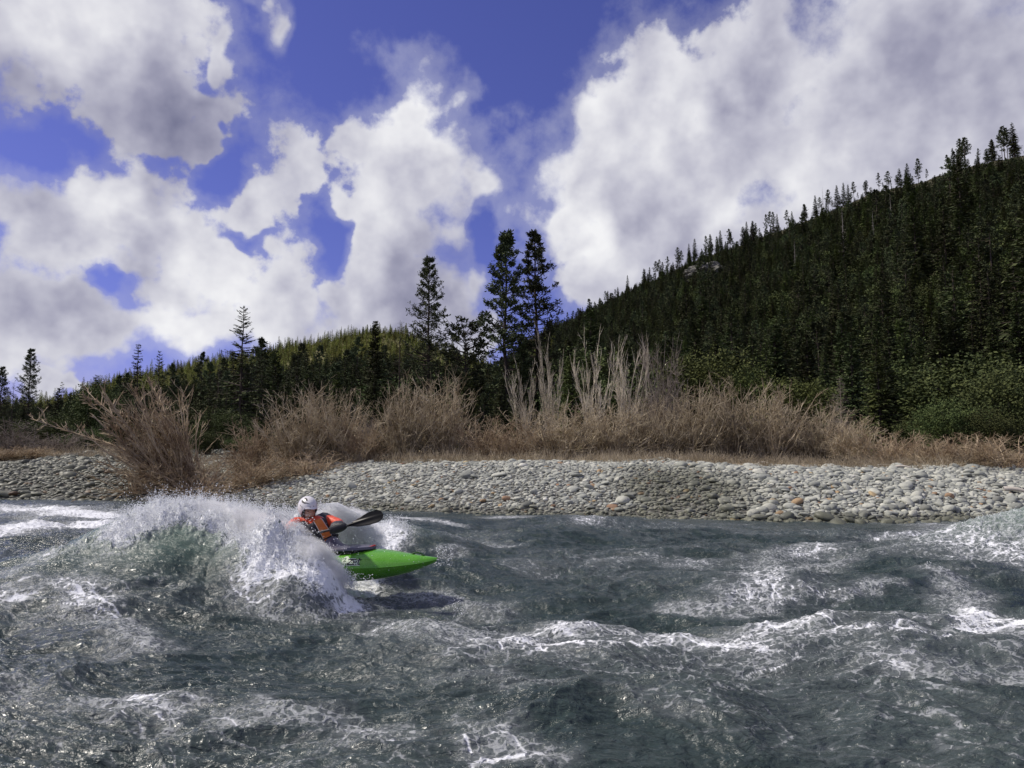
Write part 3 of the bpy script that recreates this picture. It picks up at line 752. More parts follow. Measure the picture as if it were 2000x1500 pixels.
# ------------------------------------------------------------------ willows and brush
def _branch(base, dirs, length, m, curve, r, wob, upb):
    """n polylines of m points starting at base heading dirs, bending up by upb and wobbling"""
    n = len(base); P = np.zeros((n, m, 3)); P[:, 0] = base; d = unit(dirs)
    for j in range(1, m):
        d = unit(d + r.normal(0, wob, (n, 3)) + np.array([0, 0, upb]) + curve)
        P[:, j] = P[:, j - 1] + d * (length / (m - 1))[:, None]
    return P
def bush_mesh(name, seed, n1, n2, n3, spread, rad, mats, m1=7, lean=(0, 0), upb=.10, base_r=.12, twl=.34, sdir=.72, droop=0.0, r1=.010, lowtwig=.2):
    r = np.random.default_rng(seed); acc = Acc()
    ang = r.uniform(0, 2 * math.pi, n1); tilt = np.abs(r.normal(0, spread, n1))
    d = np.stack([np.cos(ang) * np.sin(tilt) + lean[0], np.sin(ang) * np.sin(tilt) + lean[1], np.cos(tilt)], 1)
    b = np.stack([np.cos(ang) * base_r * r.random(n1), np.sin(ang) * base_r * r.random(n1), np.zeros(n1) - .03], 1)
    L = r.uniform(.35, 1.0, n1) ** .8 * (1 - .25 * np.clip(tilt, 0, 1))
    P = _branch(b, d, L, m1, np.array([lean[0] * .1, lean[1] * .1, -droop]), r, .125, upb)
    rr = rad * r.uniform(.4, 1.35, n1)[:, None] * np.linspace(1, .22, m1)[None]
    acc.add(*tubes(P, rr, 4))
    def sub(P, L, cnt, lo, m, k, rw, wob):
        n = len(P); mm = P.shape[1]
        i = np.repeat(np.arange(n), cnt); s = r.uniform(lo, .97, len(i)) * (mm - 1); j = np.minimum(s.astype(int), mm - 2); f = (s - j)[:, None]
        q = P[i, j] * (1 - f) + P[i, j + 1] * f; t = unit(P[i, j + 1] - P[i, j])
        dd = unit(t + r.normal(0, sdir, (len(i), 3)) * np.array([1, 1, .6]))
        l = L[i] * k * r.uniform(.4, 1.1, len(i)) * (1.15 - .5 * s / (mm - 1))
        PP = _branch(q, dd, l, m, np.array([0, 0, 0]), r, wob, .07)
        acc.add(*tubes(PP, rw * np.linspace(1, .35, m)[None] * np.ones((len(i), 1)), 3))
        return PP, l
    P2, L2 = sub(P, L, n2, lowtwig, 4, twl, rad * .38, .12)
    if n3: sub(P2, L2, n3, .15, 3, .55, rad * .24, .15)
    return acc.mesh(name, mats)
# unit-height bushes, scaled to metres when placed
B_BROWN = [bush_mesh('willow_bush', 100 + i, 120, 7, 3, .58, .0082, [M_TWIG]) for i in range(3)]
B_RUST = [bush_mesh('willow_bush', 120 + i, 115, 7, 3, .78, .0085, [M_TWIGR], upb=.05) for i in range(2)]
B_PALE = [bush_mesh('pale_willow', 140 + i, 17, 18, 3, .24, .0068, [M_TWIGP], m1=9, upb=.07, base_r=.05, twl=.26, sdir=.28, lowtwig=.22) for i in range(3)]
B_LEAN = bush_mesh('leaning_willow', 160, 105, 8, 3, .42, .0088, [M_TWIGR], lean=(-.55, -.1), upb=.05, base_r=.16, twl=.3, sdir=.42)
B_TANG = [bush_mesh('tangled_brush', 170 + i, 110, 7, 3, 1.05, .0095, [M_TWIGR], upb=.0, sdir=.8, droop=.05, base_r=.3, lean=(-.3, 0)) for i in range(2)]
B_GREY = [bush_mesh('bare_shrub', 180 + i, 60, 9, 4, .5, .007, [M_TWIGD]) for i in range(2)]
def place_bush(me, name, px, top, Y, wx, label, cat='willow bush', group='bare willows along the gravel bar', rz=None, zoff=0, unith=.92, hfrom=None):
    X = (px - 1000) / F * Y; z = tz(X, Y) + zoff
    h = at(px, top, Y)[2] - z
    o = obj(name, me); o.location = (X, Y, z); o.scale = (wx, wx, h / unith); o.rotation_euler = (0, 0, rng.uniform(0, 6.28) if rz is None else rz)
    tag(o, label, cat, group); return o
G1 = 'bare willows along the gravel bar'
place_bush(B_LEAN, 'leaning_willow', 368, 788, 33.6, 5.2, 'orange brown willow leaning left over the water, its long boughs reaching up and left', 'willow bush', G1, rz=0, unith=.66)
LW = [o for o in bpy.data.objects if o.name == 'leaning_willow'][0]
BO = bush_mesh('long_boughs', 190, 11, 22, 4, .16, .012, [M_TWIGR], m1=10, lean=(-.62, -.05), upb=.035, base_r=.10, twl=.16, sdir=.5, lowtwig=.3)
bo = obj('long_boughs', BO, LW); bo.scale = (1.75, 1.2, 1.22)
for a in [
    (B_TANG[0], 'tangled_brush', 300, 862, 33.6, 4.0, 'rust tangle of twigs at the foot of the leaning willow, touching the water'),
    (B_TANG[1], 'tangled_brush', 420, 880, 32.2, 3.6, 'fallen rust brush right of the leaning willow, spilling to the water'),
    (B_TANG[0], 'tangled_brush', 350, 890, 33.0, 3.2, 'low twig heap in front of the leaning willow at the waterline'),
    (B_TANG[1], 'tangled_brush', 510, 868, 32.6, 3.4, 'low twig tangle above the kayaker, on the left end of the pale cobbles'),
    (B_TANG[0], 'tangled_brush', 610, 872, 32.6, 3.0, 'low twig tangle above and right of the white helmet'),
    (B_RUST[0], 'willow_bush', 500, 812, 35, 3.6, 'rusty rounded willow between the leaning willow and the taller one right of it'),
    (B_BROWN[0], 'willow_bush', 585, 756, 34.5, 4.2, 'brown fan shaped willow directly above the kayaker, its tips reaching past the firs'),
    (B_BROWN[1], 'willow_bush', 655, 742, 35.5, 3.6, 'brown willow with pale tips, second large fan from the left of the pale cobbles'),
    (B_RUST[1], 'willow_bush', 712, 812, 35, 3.4, 'lower rusty willow filling the gap between two brown fans'),
    (B_BROWN[2], 'willow_bush', 790, 738, 35.5, 4.6, 'broad rounded brown willow left of the lone narrow pine'),
    (B_BROWN[0], 'willow_bush', 868, 728, 36.5, 4.4, 'broad brown willow under the lone narrow pine, with arching grey tips on its right'),
    (B_RUST[0], 'willow_bush', 955, 805, 35.5, 4.2, 'low reddish willow under the tall twin pines'),
    (B_RUST[1], 'willow_bush', 1010, 822, 34.5, 3.4, 'low reddish willow at the gravel edge left of the pale willows'),
    (B_BROWN[1], 'willow_bush', 1095, 780, 35, 4.8, 'brown thicket round the foot of the leftmost tall pale willow'),
    (B_BROWN[2], 'willow_bush', 1190, 785, 35, 4.8, 'brown thicket round the feet of the two right tall pale willows'),
    (B_BROWN[0], 'willow_bush', 1275, 778, 36, 4.4, 'brown willow just right of the tall pale willows'),
    (B_BROWN[1], 'willow_bush', 1350, 742, 37, 5.0, 'tall buff willow in front of the light green oak'),
    (B_BROWN[2], 'willow_bush', 1425, 740, 37, 5.0, 'buff willow with upright tips, right of the one before the light green oak'),
    (B_BROWN[0], 'willow_bush', 1505, 752, 37, 4.8, 'buff willow below the rounded green oaks, above the dark stones'),
    (B_BROWN[1], 'willow_bush', 1585, 775, 36.5, 4.2, 'thin topped buff willow left of the dead grey fir'),
    (B_BROWN[2], 'willow_bush', 1660, 812, 35, 4.0, 'brown willow in front of the dead grey fir'),
    (B_RUST[0], 'willow_bush', 1745, 838, 33, 3.6, 'low rusty willow right of the dead grey fir'),
    (B_RUST[1], 'willow_bush', 1825, 848, 31.5, 3.4, 'low rusty willow under the dark round oak'),
    (B_RUST[0], 'willow_bush', 1905, 842, 30.5, 3.6, 'rusty willow second from the right edge, before the dark oaks'),
    (B_TANG[1], 'tangled_brush', 1965, 835, 30, 4.0, 'straw coloured fallen brush at the right edge of the gravel'),
    (B_GREY[0], 'bare_shrub', 30, 812, 52, 7.0, 'grey brown leafless shrub at the far left edge'),
    (B_GREY[1], 'bare_shrub', 120, 838, 50, 5.0, 'grey leafless shrub below the leftmost pine'),
    (B_RUST[1], 'willow_bush', 60, 872, 44, 5.0, 'low rusty brush on the far left above the dark stones'),
    (B_RUST[0], 'willow_bush', 5, 868, 43, 4.6, 'low rusty brush cut by the left edge of the picture'),
]:
    place_bush(*a)
for a in [
    (B_PALE[0], 1078, 636, 37, 3.5, 'leftmost of the three tall pale willows, narrow and feathery'),
    (B_PALE[1], 1158, 628, 37.5, 4.2, 'middle tall pale willow with upright whitish stems'),
    (B_PALE[2], 1222, 632, 38, 4.3, 'rightmost tall pale willow, its stems standing before the dark slope'),
    (B_PALE[1], 1030, 690, 37, 3.5, 'shorter pale willow left of the tall ones, close to the pine trunks'),
]:
    place_bush(a[0], 'pale_willow', a[1], a[2], a[3], a[4], a[5], 'willow tree', 'tall pale willows', unith=.98)
for a in [(B_GREY[0], 1298, 650, 50, 5.0, 'thin grey leafless tree behind the willows, right of the tall pale ones'), (B_GREY[1], 700, 800, 45, 4, 'grey leafless shrub behind the two brown fans')]:
    place_bush(a[0], 'bare_shrub', a[1], a[2], a[3], a[4], a[5], 'shrub', G1)

def build_underbrush():
    """rusty stalks and dead grass along the top of the bar"""
    n = 15000
    px = rng.uniform(-80, 2080, n); X0 = (px - 1000) / F * 32
    d = 7.0 + rng.random(n) ** 1.3 * 9 + 1.2 * fbm(X0 * .3, X0 * 0, 3, 61) + np.interp(px, [200, 330, 480, 560, 900, 1000, 1500, 2000], [4, -5.5, -4, -1.5, -.3, .3, .0, -1.0])
    X = X0; Y = Yw(X) + np.maximum(d, .2)
    X = X * Y / 32
    Z = terrain(X, Y)
    kp = rng.random(n) < sst(-.25, .35, fbm(X * .35, Y * .35, 3, 66)) + .12; X, Y, Z, px = X[kp], Y[kp], Z[kp], px[kp]; n = len(X)
    k = 3
    B = np.repeat(np.stack([X, Y, Z], 1), k, 0); dr = rng.normal(0, .45, (n * k, 3)); dr[:, 2] = 1
    h = np.repeat(rng.uniform(.25, .8, n) * np.interp(px, [0, 250, 700, 1500, 2000], [.9, 1.1, .9, .8, 1.0]), k) * rng.uniform(.5, 1.2, n * k)
    P = _branch(B + rng.normal(0, .05, B.shape) * [1, 1, 0], dr, h, 4, np.zeros(3), rng, .22, 0)
    V, Q = tubes(P, .0085 * np.linspace(1, .4, 4)[None] * np.ones((len(P), 1)), 3)
    me = mesh_np('underbrush', V, Q, [M_TWIG]); tag(obj('underbrush', me), 'rusty dead stalks and grass along the top of the gravel bar', kind='stuff')
build_underbrush()
# bleached sticks lying on the bar
M_STICK = mat('bleached_wood', lambda N, b: N.l.new(N.mix(N.noise(objco(N), 9, 3), (.42, .38, .31), (.66, .61, .53)), b.inputs['Base Color']), rough=.8)
for (a, b_, Y, r, lab) in [((1705, 887), (1752, 888), 30.5, .045, 'bleached stick lying level in the brush right of the dead grey fir'), ((1745, 902), (1778, 911), 29, .05, 'short bleached stick sloping down to the right at the gravel edge'),
                           ((1478, 893), (1503, 905), 30.5, .045, 'short bleached stick under the buff willows, sloping down right'), ((1960, 948), (2010, 952), 25, .09, 'dark driftwood bough lying on cobbles at the right edge')]:
    A = at(*a, Y); B = at(*b_, Y - .3); P = np.array([A + (B - A) * t + np.array([0, 0, .05 * math.sin(t * 5)]) for t in np.linspace(0, 1, 8)])[None]
    P[..., 2] = terrain(P[..., 0], P[..., 1]) + .10 + .06 * np.sin(np.linspace(0, 3, 8))
    V, Q = tubes(P, np.linspace(r, r * .5, 8)[None], 7); me = mesh_np('driftwood_stick', V, Q, [M_STICK], smooth=True)
    tag(obj('driftwood_stick', me), lab, 'driftwood', 'sticks on the gravel bar')

# ------------------------------------------------------------------ trees
def limb_tube(acc, P, r, k=4, mi=0):
    V, Q = tubes(np.asarray(P)[None], np.asarray(r)[None], k); acc.add(V, Q, mi)
def conifer(seed, h, Rr, lev, nb, per, kind='fir', bare=.08, lw=1.0, mf=None, top_pow=.85):
    """returns (trunk mesh, crown mesh, joined mesh)"""
    r = np.random.default_rng(seed); tr = Acc(); cr = Acc()
    zs = np.linspace(0, h, 14); bend = r.normal(0, .010 * h, (14, 2)).cumsum(0) * .25
    tp = np.stack([bend[:, 0] - bend[0, 0], bend[:, 1] - bend[0, 1], zs], 1)
    tr.add(*tubes(tp[None], (np.linspace(1, .06, 14) ** .9 * h * .0125)[None], 7))
    Z = np.repeat(np.linspace(bare * h, h * .985, lev) + 0, nb); Z = Z + r.normal(0, h * .006, len(Z)); Z = np.clip(Z, bare * h, h * .99)
    f = (Z - bare * h) / (h - bare * h)
    if kind == 'fir': env = (1 - f) ** top_pow * (0.75 + .25 * np.minimum(1, f * 6))
    elif kind == 'pine': env = np.where(f < .25, .55 + 1.6 * f, np.minimum(1, 1.25 * (1 - f) ** .80)) * np.clip(1.05 + .25 * np.sin(Z * 2.4 + seed), .6, 1.3)
    else: env = np.sqrt(np.clip(1 - (1.6 * f - .75) ** 2, .1, 1))
    L = Rr * env * r.uniform(.55, 1.12, len(Z)) + h * .012
    if kind != 'fir': keep = r.random(len(Z)) < .86; Z, f, L = Z[keep], f[keep], L[keep]
    az = r.uniform(0, 6.283, len(Z)); sl = (-.28 + .75 * f if kind == 'fir' else -.15 + .8 * f) + r.normal(0, .14, len(Z))
    bx = np.interp(Z, zs, tp[:, 0]); by = np.interp(Z, zs, tp[:, 1])
    B = np.stack([bx, by, Z], 1); H = np.stack([np.cos(az), np.sin(az), np.tan(np.clip(sl, -1, 1))], 1)
    up = .16 if kind != 'fir' else .06
    tt = np.linspace(0, 1, 5)[None, :, None]
    P = B[:, None] + H[:, None] * L[:, None, None] * tt + np.array([0, 0, 1.0]) * (up * L[:, None, None] * tt ** 2 - (.10 * L[:, None, None] * tt if kind == 'fir' else 0))
    tr.add(*tubes(P, (np.linspace(1, .25, 5)[None] * (L[:, None] * .016 + h * .0009)), 3))
    side = np.stack([-np.sin(az), np.cos(az), 0 * az], 1)
    m = per; i = np.repeat(np.arange(len(Z)), m)
    if kind == 'fir':
        s = r.uniform(.12, 1.0, len(i)); j = np.minimum((s * 4).astype(int), 3); ff = (s * 4 - j)[:, None]
        q = P[i, j] * (1 - ff) + P[i, j + 1] * ff
        sg = r.choice([-1, 1], len(i))[:, None]
        D = unit(H[i]) * .7 + side[i] * sg * r.uniform(.3, 1.1, (len(i), 1)) + np.array([0, 0, -1]) * r.uniform(-.05, .45, (len(i), 1))
        ll = (L[i] * .30 * (1.25 - s) + h * .014) * r.uniform(.7, 1.3, len(i)) * lw
        cr.add(*blades(q, D, ll, ll * .34, up=np.array([0, 0, 1.0]) + r.normal(0, .5, (len(i), 3)), r=r))
    else:
        nt = max(2, m // 9); i = np.repeat(np.arange(len(Z)), nt)
        s = r.uniform(.35, 1.0, len(i)) ** .8; j = np.minimum((s * 4).astype(int), 3); ff = (s * 4 - j)[:, None]
        q = P[i, j] * (1 - ff) + P[i, j + 1] * ff
        q = q + side[i] * (r.uniform(-1, 1, len(i)) * .22 * L[i] * s)[:, None] + np.array([0, 0, 1]) * (r.uniform(-.02, .10, len(i)) * L[i])[:, None]
        # twig from the limb to each tuft
        i2 = np.repeat(np.arange(len(i)), 9)
        D = r.normal(0, 1, (len(i2), 3)); D[:, 2] = D[:, 2] * .7 + .35; D = unit(D) + unit(H[i][i2]) * .5
        ll = h * .020 * lw * r.uniform(.6, 1.3, len(i2))
        cr.add(*blades(q[i2] + r.normal(0, h * .004, (len(i2), 3)), D, ll, ll * .40, r=r))
    both = Acc()
    for (k, mi), l in tr.Q.items(): both.add(np.concatenate(tr.V), np.concatenate(l), 0)
    for (k, mi), l in cr.Q.items(): both.add(np.concatenate(cr.V), np.concatenate(l), 1)
    mf = mf or (M_FIR if kind == 'fir' else M_PINE)
    return tr.mesh('trunk', [M_BARK]), cr.mesh('crown', [mf]), both.mesh('tree', [M_BARK, mf])
def oak(seed, h, w, nblob, nleaf, mf, leaf=.2, lowc=.35):
    r = np.random.default_rng(seed); tr = Acc(); cr = Acc()
    c = unit(r.normal(size=(nblob, 3))) * (r.random((nblob, 1)) ** .35) * np.array([w * .36, w * .36, h * .30]) + np.array([0, 0, h * (lowc + .30)])
    br = r.uniform(.13, .24, nblob) * w
    for q, b in zip(c, br):
        n = int(nleaf / nblob); d = unit(r.normal(size=(n, 3))); p = q + d * (b * r.uniform(.55, 1.12, n) * (1 + .25 * np.sin(d[:, 0] * 7 + d[:, 2] * 5)))[:, None]
        ll = leaf * r.uniform(.6, 1.3, n)
        cr.add(*blades(p, unit(r.normal(size=(n, 3))) + d * .6, ll, ll * .6, r=r))
        mid = np.array([q[0] * .25, q[1] * .25, h * lowc * .6])
        P = np.array([[0, 0, 0], mid * [.5, .5, .6], mid, (mid + q) / 2 + r.normal(0, .03 * h, 3), q])
        limb_tube(tr, P, np.array([h * .022, h * .018, h * .013, h * .007, h * .003]), 5)
    both = Acc(); both.add(np.concatenate(tr.V), np.concatenate(tr.Q[(4, 0)]), 0); both.add(np.concatenate(cr.V), np.concatenate(cr.Q[(4, 0)]), 1)
    return tr.mesh('trunk', [M_BARK]), cr.mesh('crown', [mf]), both.mesh('tree', [M_BARK, mf])
def snag_mesh(seed, h, Rr, lev, mats):
    r = np.random.default_rng(seed); a = Acc(); zs = np.linspace(0, h, 12)
    tp = np.stack([np.cumsum(r.normal(0, h * .002, 12)), np.cumsum(r.normal(0, h * .002, 12)), zs], 1); a.add(*tubes(tp[None], (np.linspace(1, .08, 12) * h * .012)[None], 6))
    n = lev * 3; Z = r.uniform(.25 * h, .98 * h, n); az = r.uniform(0, 6.28, n); L = Rr * (1.05 - Z / h) * r.uniform(.4, 1.1, n) + .02 * h
    d = np.stack([np.cos(az), np.sin(az), r.uniform(-.2, .5, n)], 1)
    P = _branch(np.stack([0 * Z, 0 * Z, Z], 1), d, L, 5, np.array([0, 0, 0]), r, .12, .03); a.add(*tubes(P, L[:, None] * .012 * np.linspace(1, .3, 5)[None] + .004, 3))
    i = np.repeat(np.arange(n), 5); j = r.integers(1, 4, len(i)); P2 = _branch(P[i, j], unit(d[i] + r.normal(0, .7, (len(i), 3))), L[i] * .4, 3, np.zeros(3), r, .1, 0); a.add(*tubes(P2, L[i][:, None] * .006 * np.linspace(1, .4, 3)[None] + .003, 3))
    return a.mesh('snag', mats)

# variants; every tree is 1 unit... built at real size and scaled in height
FIRS = [conifer(200 + i, 18, 3.1 + .5 * i, 46, 8, 20, 'fir', bare=.06 + .03 * i, lw=.85) for i in range(3)]
FIRSL = [conifer(210 + i, 14, 3.6, 40, 8, 20, 'fir', bare=.03, mf=M_FIRL, lw=.85) for i in range(2)]
THIN = [conifer(215 + i, 18, 2.9 + i * .8, 34, 6, 12, 'fir', bare=.10, lw=.8) for i in range(2)]
PINES = [conifer(220 + i, 20, 3.4, 24, 4, 54, 'pine', bare=[.12, .30, .45][i], lw=1.2) for i in range(3)]
OAKS = [oak(230 + i, 9, 9, 20, 16000, M_OAK, .22) for i in range(2)]
OAKSD = [oak(240 + i, 9, 9, 20, 16000, M_OAKD, .22, .28) for i in range(2)]
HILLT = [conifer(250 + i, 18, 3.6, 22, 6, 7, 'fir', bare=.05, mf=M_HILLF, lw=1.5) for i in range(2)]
LOWF = [conifer(255 + i, 16, 2.9 + .5 * i, 30, 7, 16, 'fir', bare=.08 + .05 * i, lw=.95) for i in range(3)]
LOWP = [conifer(260 + i, 17, 2.7, 17, 4, 45, 'pine', bare=[.30, .45][i], lw=1.5) for i in range(2)]
SHRUB = oak(265, 5, 6, 9, 3600, M_OAKD, .28, .15)
def tree(v, px, top, Y, label, cat, name, group, wide=1.0, simple=False, rz=None, base=None):
    X = (px - 1000) / F * Y; X = pdir(px, top)[0] / pdir(px, top)[1] * Y
    z = tz(X, Y) - .1 if base is None else base
    h = at(px, top, Y)[2] - z
    zz = v[2].vertices; hh = v[3] if len(v) > 3 else max(q[2] for q in v[2].get('bb', [(0, 0, 1)]))
    s = h / hh; rot = rng.uniform(0, 6.28) if rz is None else rz
    if simple:
        o = obj(name, v[2]); 
    else:
        o = empty(name); a = obj('trunk', v[0], o); b = obj('crown', v[1], o)
    o.location = (X, Y, z); o.scale = (s * wide, s * wide, s); o.rotation_euler = (0, 0, rot)
    tag(o, label, cat, group); return o
def withh(v):
    n = len(v[2].vertices); a = np.zeros(n * 3, np.float32); v[2].vertices.foreach_get('co', a); return (*v, float(a[2::3].max()))
for L_ in (FIRS, FIRSL, THIN, PINES, OAKS, OAKSD, HILLT, LOWF, LOWP): L_[:] = [withh(v) for v in L_]

# special tall trees on the skyline
TALL1 = withh(conifer(301, 31, 3.4, 46, 5, 84, 'pine', bare=.22, lw=.68))
TALL2 = withh(conifer(302, 31, 3.3, 42, 5, 72, 'pine', bare=.22, lw=.68))
TALL3 = withh(conifer(303, 27, 3.2, 56, 5, 54, 'pine', bare=.22, lw=.56))
BUSHP = withh(conifer(304, 18, 3.6, 22, 5, 80, 'round', bare=.50, lw=1.15, mf=M_PINE))
OPENF = withh(conifer(305, 22, 6.6, 36, 5, 30, 'fir', bare=.08, lw=.52))
SK = 'single trees standing above the skyline'
for a in [
    (TALL1, 990, 447, 88, 'tall dark pine, left one of the twin pines in the middle', 'pine', 'pine_tree', SK, 1.05),
    (TALL2, 1050, 447, 90, 'tall open pine, right one of the twin pines with sky between its boughs', 'pine', 'pine_tree', SK, 1.05),
    (TALL3, 843, 497, 92, 'lone slender pine with a pointed top, left of the twin pines', 'pine', 'pine_tree', SK, 1.0),
    (BUSHP, 910, 606, 90, 'short flat topped pine between the slender pine and the twin pines', 'pine', 'pine_tree', SK, 1.15),
    (OPENF, 477, 598, 88, 'open fir with upswept boughs, tallest tree left of the kayaker', 'fir', 'fir_tree', SK, 1.0),
    (THIN[0], 273, 671, 88, 'narrow fir standing above the left hill end, left of two', 'fir', 'fir_tree', SK, 1.0),
    (THIN[1], 312, 684, 90, 'small ragged fir just right of the narrow fir on the left', 'fir', 'fir_tree', SK, .8),
    (TALL3, 65, 679, 86, 'sparse pine near the left edge with clumped boughs', 'pine', 'pine_tree', SK, 1.0),
    (TALL3, 3, 714, 84, 'dark pine cut by the left edge of the picture', 'pine', 'pine_tree', SK, 1.0),
    (FIRS[0], 117, 757, 84, 'small bushy fir between the sparse left pine and the narrow fir', 'fir', 'fir_tree', SK, 1.0),
    (FIRS[1], 733, 626, 92, 'dark fir standing on the skyline halfway between the two open trees', 'fir', 'fir_tree', SK, .85),
    (OAKSD[0], 190, 740, 82, 'dark spreading tree above the top of the leaning willow', 'oak', 'oak_tree', SK, .9),
    (FIRS[2], 1022, 668, 86, 'dense dark fir between and behind the twin pine trunks', 'fir', 'fir_tree', SK, 1.0),
    (FIRS[0], 1150, 598, 120, 'dark fir at the foot of the right slope above the pale willows', 'fir', 'fir_tree', SK, 1.1),
    (FIRSL[0], 1712, 672, 62, 'pointed lighter green fir standing before the right slope', 'fir', 'fir_tree', SK, 1.0),
    (FIRS[1], 1660, 648, 75, 'tall dark fir left of the lighter pointed one on the right', 'fir', 'fir_tree', SK, 1.0),
    (FIRSL[1], 1850, 700, 62, 'lighter green fir above the dark round oaks', 'fir', 'fir_tree', SK, 1.1),
    (FIRSL[0], 1215, 660, 80, 'olive green fir behind the rightmost pale willow', 'fir', 'fir_tree', SK, 1.2),
    (OAKS[0], 1380, 668, 62, 'light green rounded oak, tallest of the oaks left of centre on the right bank', 'oak', 'oak_tree', 'rounded oaks behind the willows', 1.1),
    (OAKS[1], 1450, 698, 60, 'light green oak just right of the tallest one', 'oak', 'oak_tree', 'rounded oaks behind the willows', 1.0),
    (OAKS[0], 1525, 722, 58, 'low broad light green oak above the buff willows', 'oak', 'oak_tree', 'rounded oaks behind the willows', 1.4),
    (OAKSD[1], 1850, 770, 50, 'dark round oak above the rusty willows near the right edge', 'oak', 'oak_tree', 'rounded oaks behind the willows', 1.2),
    (OAKSD[0], 1975, 710, 52, 'big dark oak at the right edge', 'oak', 'oak_tree', 'rounded oaks behind the willows', 1.3),
    (OAKSD[1], 1800, 800, 54, 'small dark oak left of the dark round one', 'oak', 'oak_tree', 'rounded oaks behind the willows', 1.2),
    (OAKSD[1], 1925, 790, 48, 'dark oak between the dark round oak and the right edge', 'oak', 'oak_tree', 'rounded oaks behind the willows', 1.2),
    (OAKSD[0], 405, 838, 46, 'low olive shrub right behind the leaning willow', 'shrub', 'evergreen_shrub', 'low evergreen shrubs', 1.6),
    (OAKSD[1], 465, 848, 46, 'low olive shrub left of the rusty rounded willow', 'shrub', 'evergreen_shrub', 'low evergreen shrubs', 1.6),
    (OAKSD[0], 165, 832, 56, 'dark round shrub behind the grey leafless shrub', 'shrub', 'evergreen_shrub', 'low evergreen shrubs', 1.7),
    (OAKSD[1], 95, 800, 60, 'dark round shrub below the sparse left pine', 'shrub', 'evergreen_shrub', 'low evergreen shrubs', 1.3),
]:
    tree(a[0], a[1], a[2], a[3], a[4], a[5], a[6], a[7], a[8])
SNAGS = [snag_mesh(320 + i, 16, 2.2, 16, [M_SNAG]) for i in range(2)]; SNAGD = snag_mesh(325, 16, 2.6, 30, [M_BARK]); SNAGG = snag_mesh(326, 16, 4.6, 50, [M_TWIGD])
def snag(me, px, top, Y, lab, w=1.0, base_up=0):
    X = pdir(px, top)[0] / pdir(px, top)[1] * Y; z = tz(X, Y) + base_up - .1
    h = at(px, top, Y)[2] - z; o = obj('dead_tree', me); o.location = (X, Y, z); s = h / 16; o.scale = (s * w, s * w, s); o.rotation_euler = (0, 0, rng.uniform(0, 6.28)); tag(o, lab, 'dead tree', 'leafless dead trees')
snag(SNAGD, 783, 625, 95, 'leafless conifer on the skyline between the dark fir and the slender pine', .9)
snag(SNAGD, 430, 680, 100, 'thin leafless tree just left of the tall open fir', .6)
snag(SNAGD, 27, 745, 84, 'thin bare snag between the two pines at the left edge', .8)
snag(SNAGG, 1640, 735, 46, 'dead grey fir with fine drooping twigs behind the buff willows', 1.0)
for (px, y0, y1, D, lab) in [(1651, 430, 538, 330, 'tall bleached snag standing on the middle of the right slope'), (1555, 490, 555, 330, 'bleached snag left of the tallest one on the right slope'), (1609, 378, 430, 470, 'bleached snag rising through the ridge line'), (1742, 400, 460, 330, 'bleached snag high on the right slope, right of the tallest one'), (1708, 435, 500, 330, 'bleached snag between the tallest one and the higher right one')]:
    # stand it on the slope where the sight line to its foot meets the ground
    d = pdir(px, y1); ks = np.arange(60, 900, 1.0); P = d[None] * ks[:, None]; P[:, 2] += CAM_Z
    g = terrain(P[:, 0], P[:, 1]); i = int(np.argmax(P[:, 2] < g)) if (P[:, 2] < g).any() else 300
    Yp = P[i, 1]; h = at(px, y0, Yp)[2] - g[i]
    o = obj('dead_tree', SNAGS[int(px) % 2]); o.location = (P[i, 0], Yp, g[i] - .3); s = (h + 5) / 16; o.scale = (s * .7, s * .7, s); tag(o, lab, 'dead tree', 'leafless dead trees')

# the belt of trees behind the willows
def zone(px):
    for lim, s in [(230, 'left of the leaning willow top'), (400, 'behind the leaning willow'), (560, 'below the tall open fir'), (700, 'behind the brown fan willows'), (820, 'left of the slender pine'), (900, 'under the slender pine'), (1060, 'under the twin pines'), (1300, 'behind the tall pale willows'), (1460, 'above the light green oaks'), (1620, 'above the buff willows'), (1780, 'beside the pointed lighter fir'), (3000, 'above the dark oaks at the right')]:
        if px < lim: return s
ORD = ['first', 'second', 'third', 'fourth', 'fifth', 'sixth', 'seventh', 'eighth', 'ninth', 'tenth', 'eleventh', 'twelfth', 'thirteenth', 'fourteenth', 'fifteenth', 'sixteenth', 'seventeenth', 'eighteenth', 'nineteenth', 'twentieth']
items = []
for i in range(150):
    px = rng.uniform(-30, 2030) if i > 20 else rng.uniform(150, 1060)
    Y = rng.uniform(60, 125)
    topy = np.interp(px, [0, 120, 200, 300, 420, 520, 600, 700, 800, 870, 950, 1050, 1150, 1300, 1500, 1700, 1850, 2000], [800, 800, 785, 785, 770, 762, 735, 728, 728, 735, 715, 680, 660, 650, 640, 600, 600, 560])
    topy += abs(rng.normal(0, 32)) - 6 + (18 if Y < 80 else 0)
    if px > 1300 and Y < 80: topy += 60
    r_ = rng.random(); kind = 'fir' if r_ < .62 else 'light' if r_ < .78 else 'oak' if r_ < .9 else 'pine'
    v = {'fir': FIRS, 'light': FIRSL, 'oak': OAKSD, 'pine': PINES}[kind]; v = v[rng.integers(len(v))]
    items.append((kind, zone(px), px, topy, Y, v))
gr = {}
for it in items: gr.setdefault((it[0], it[1]), []).append(it)
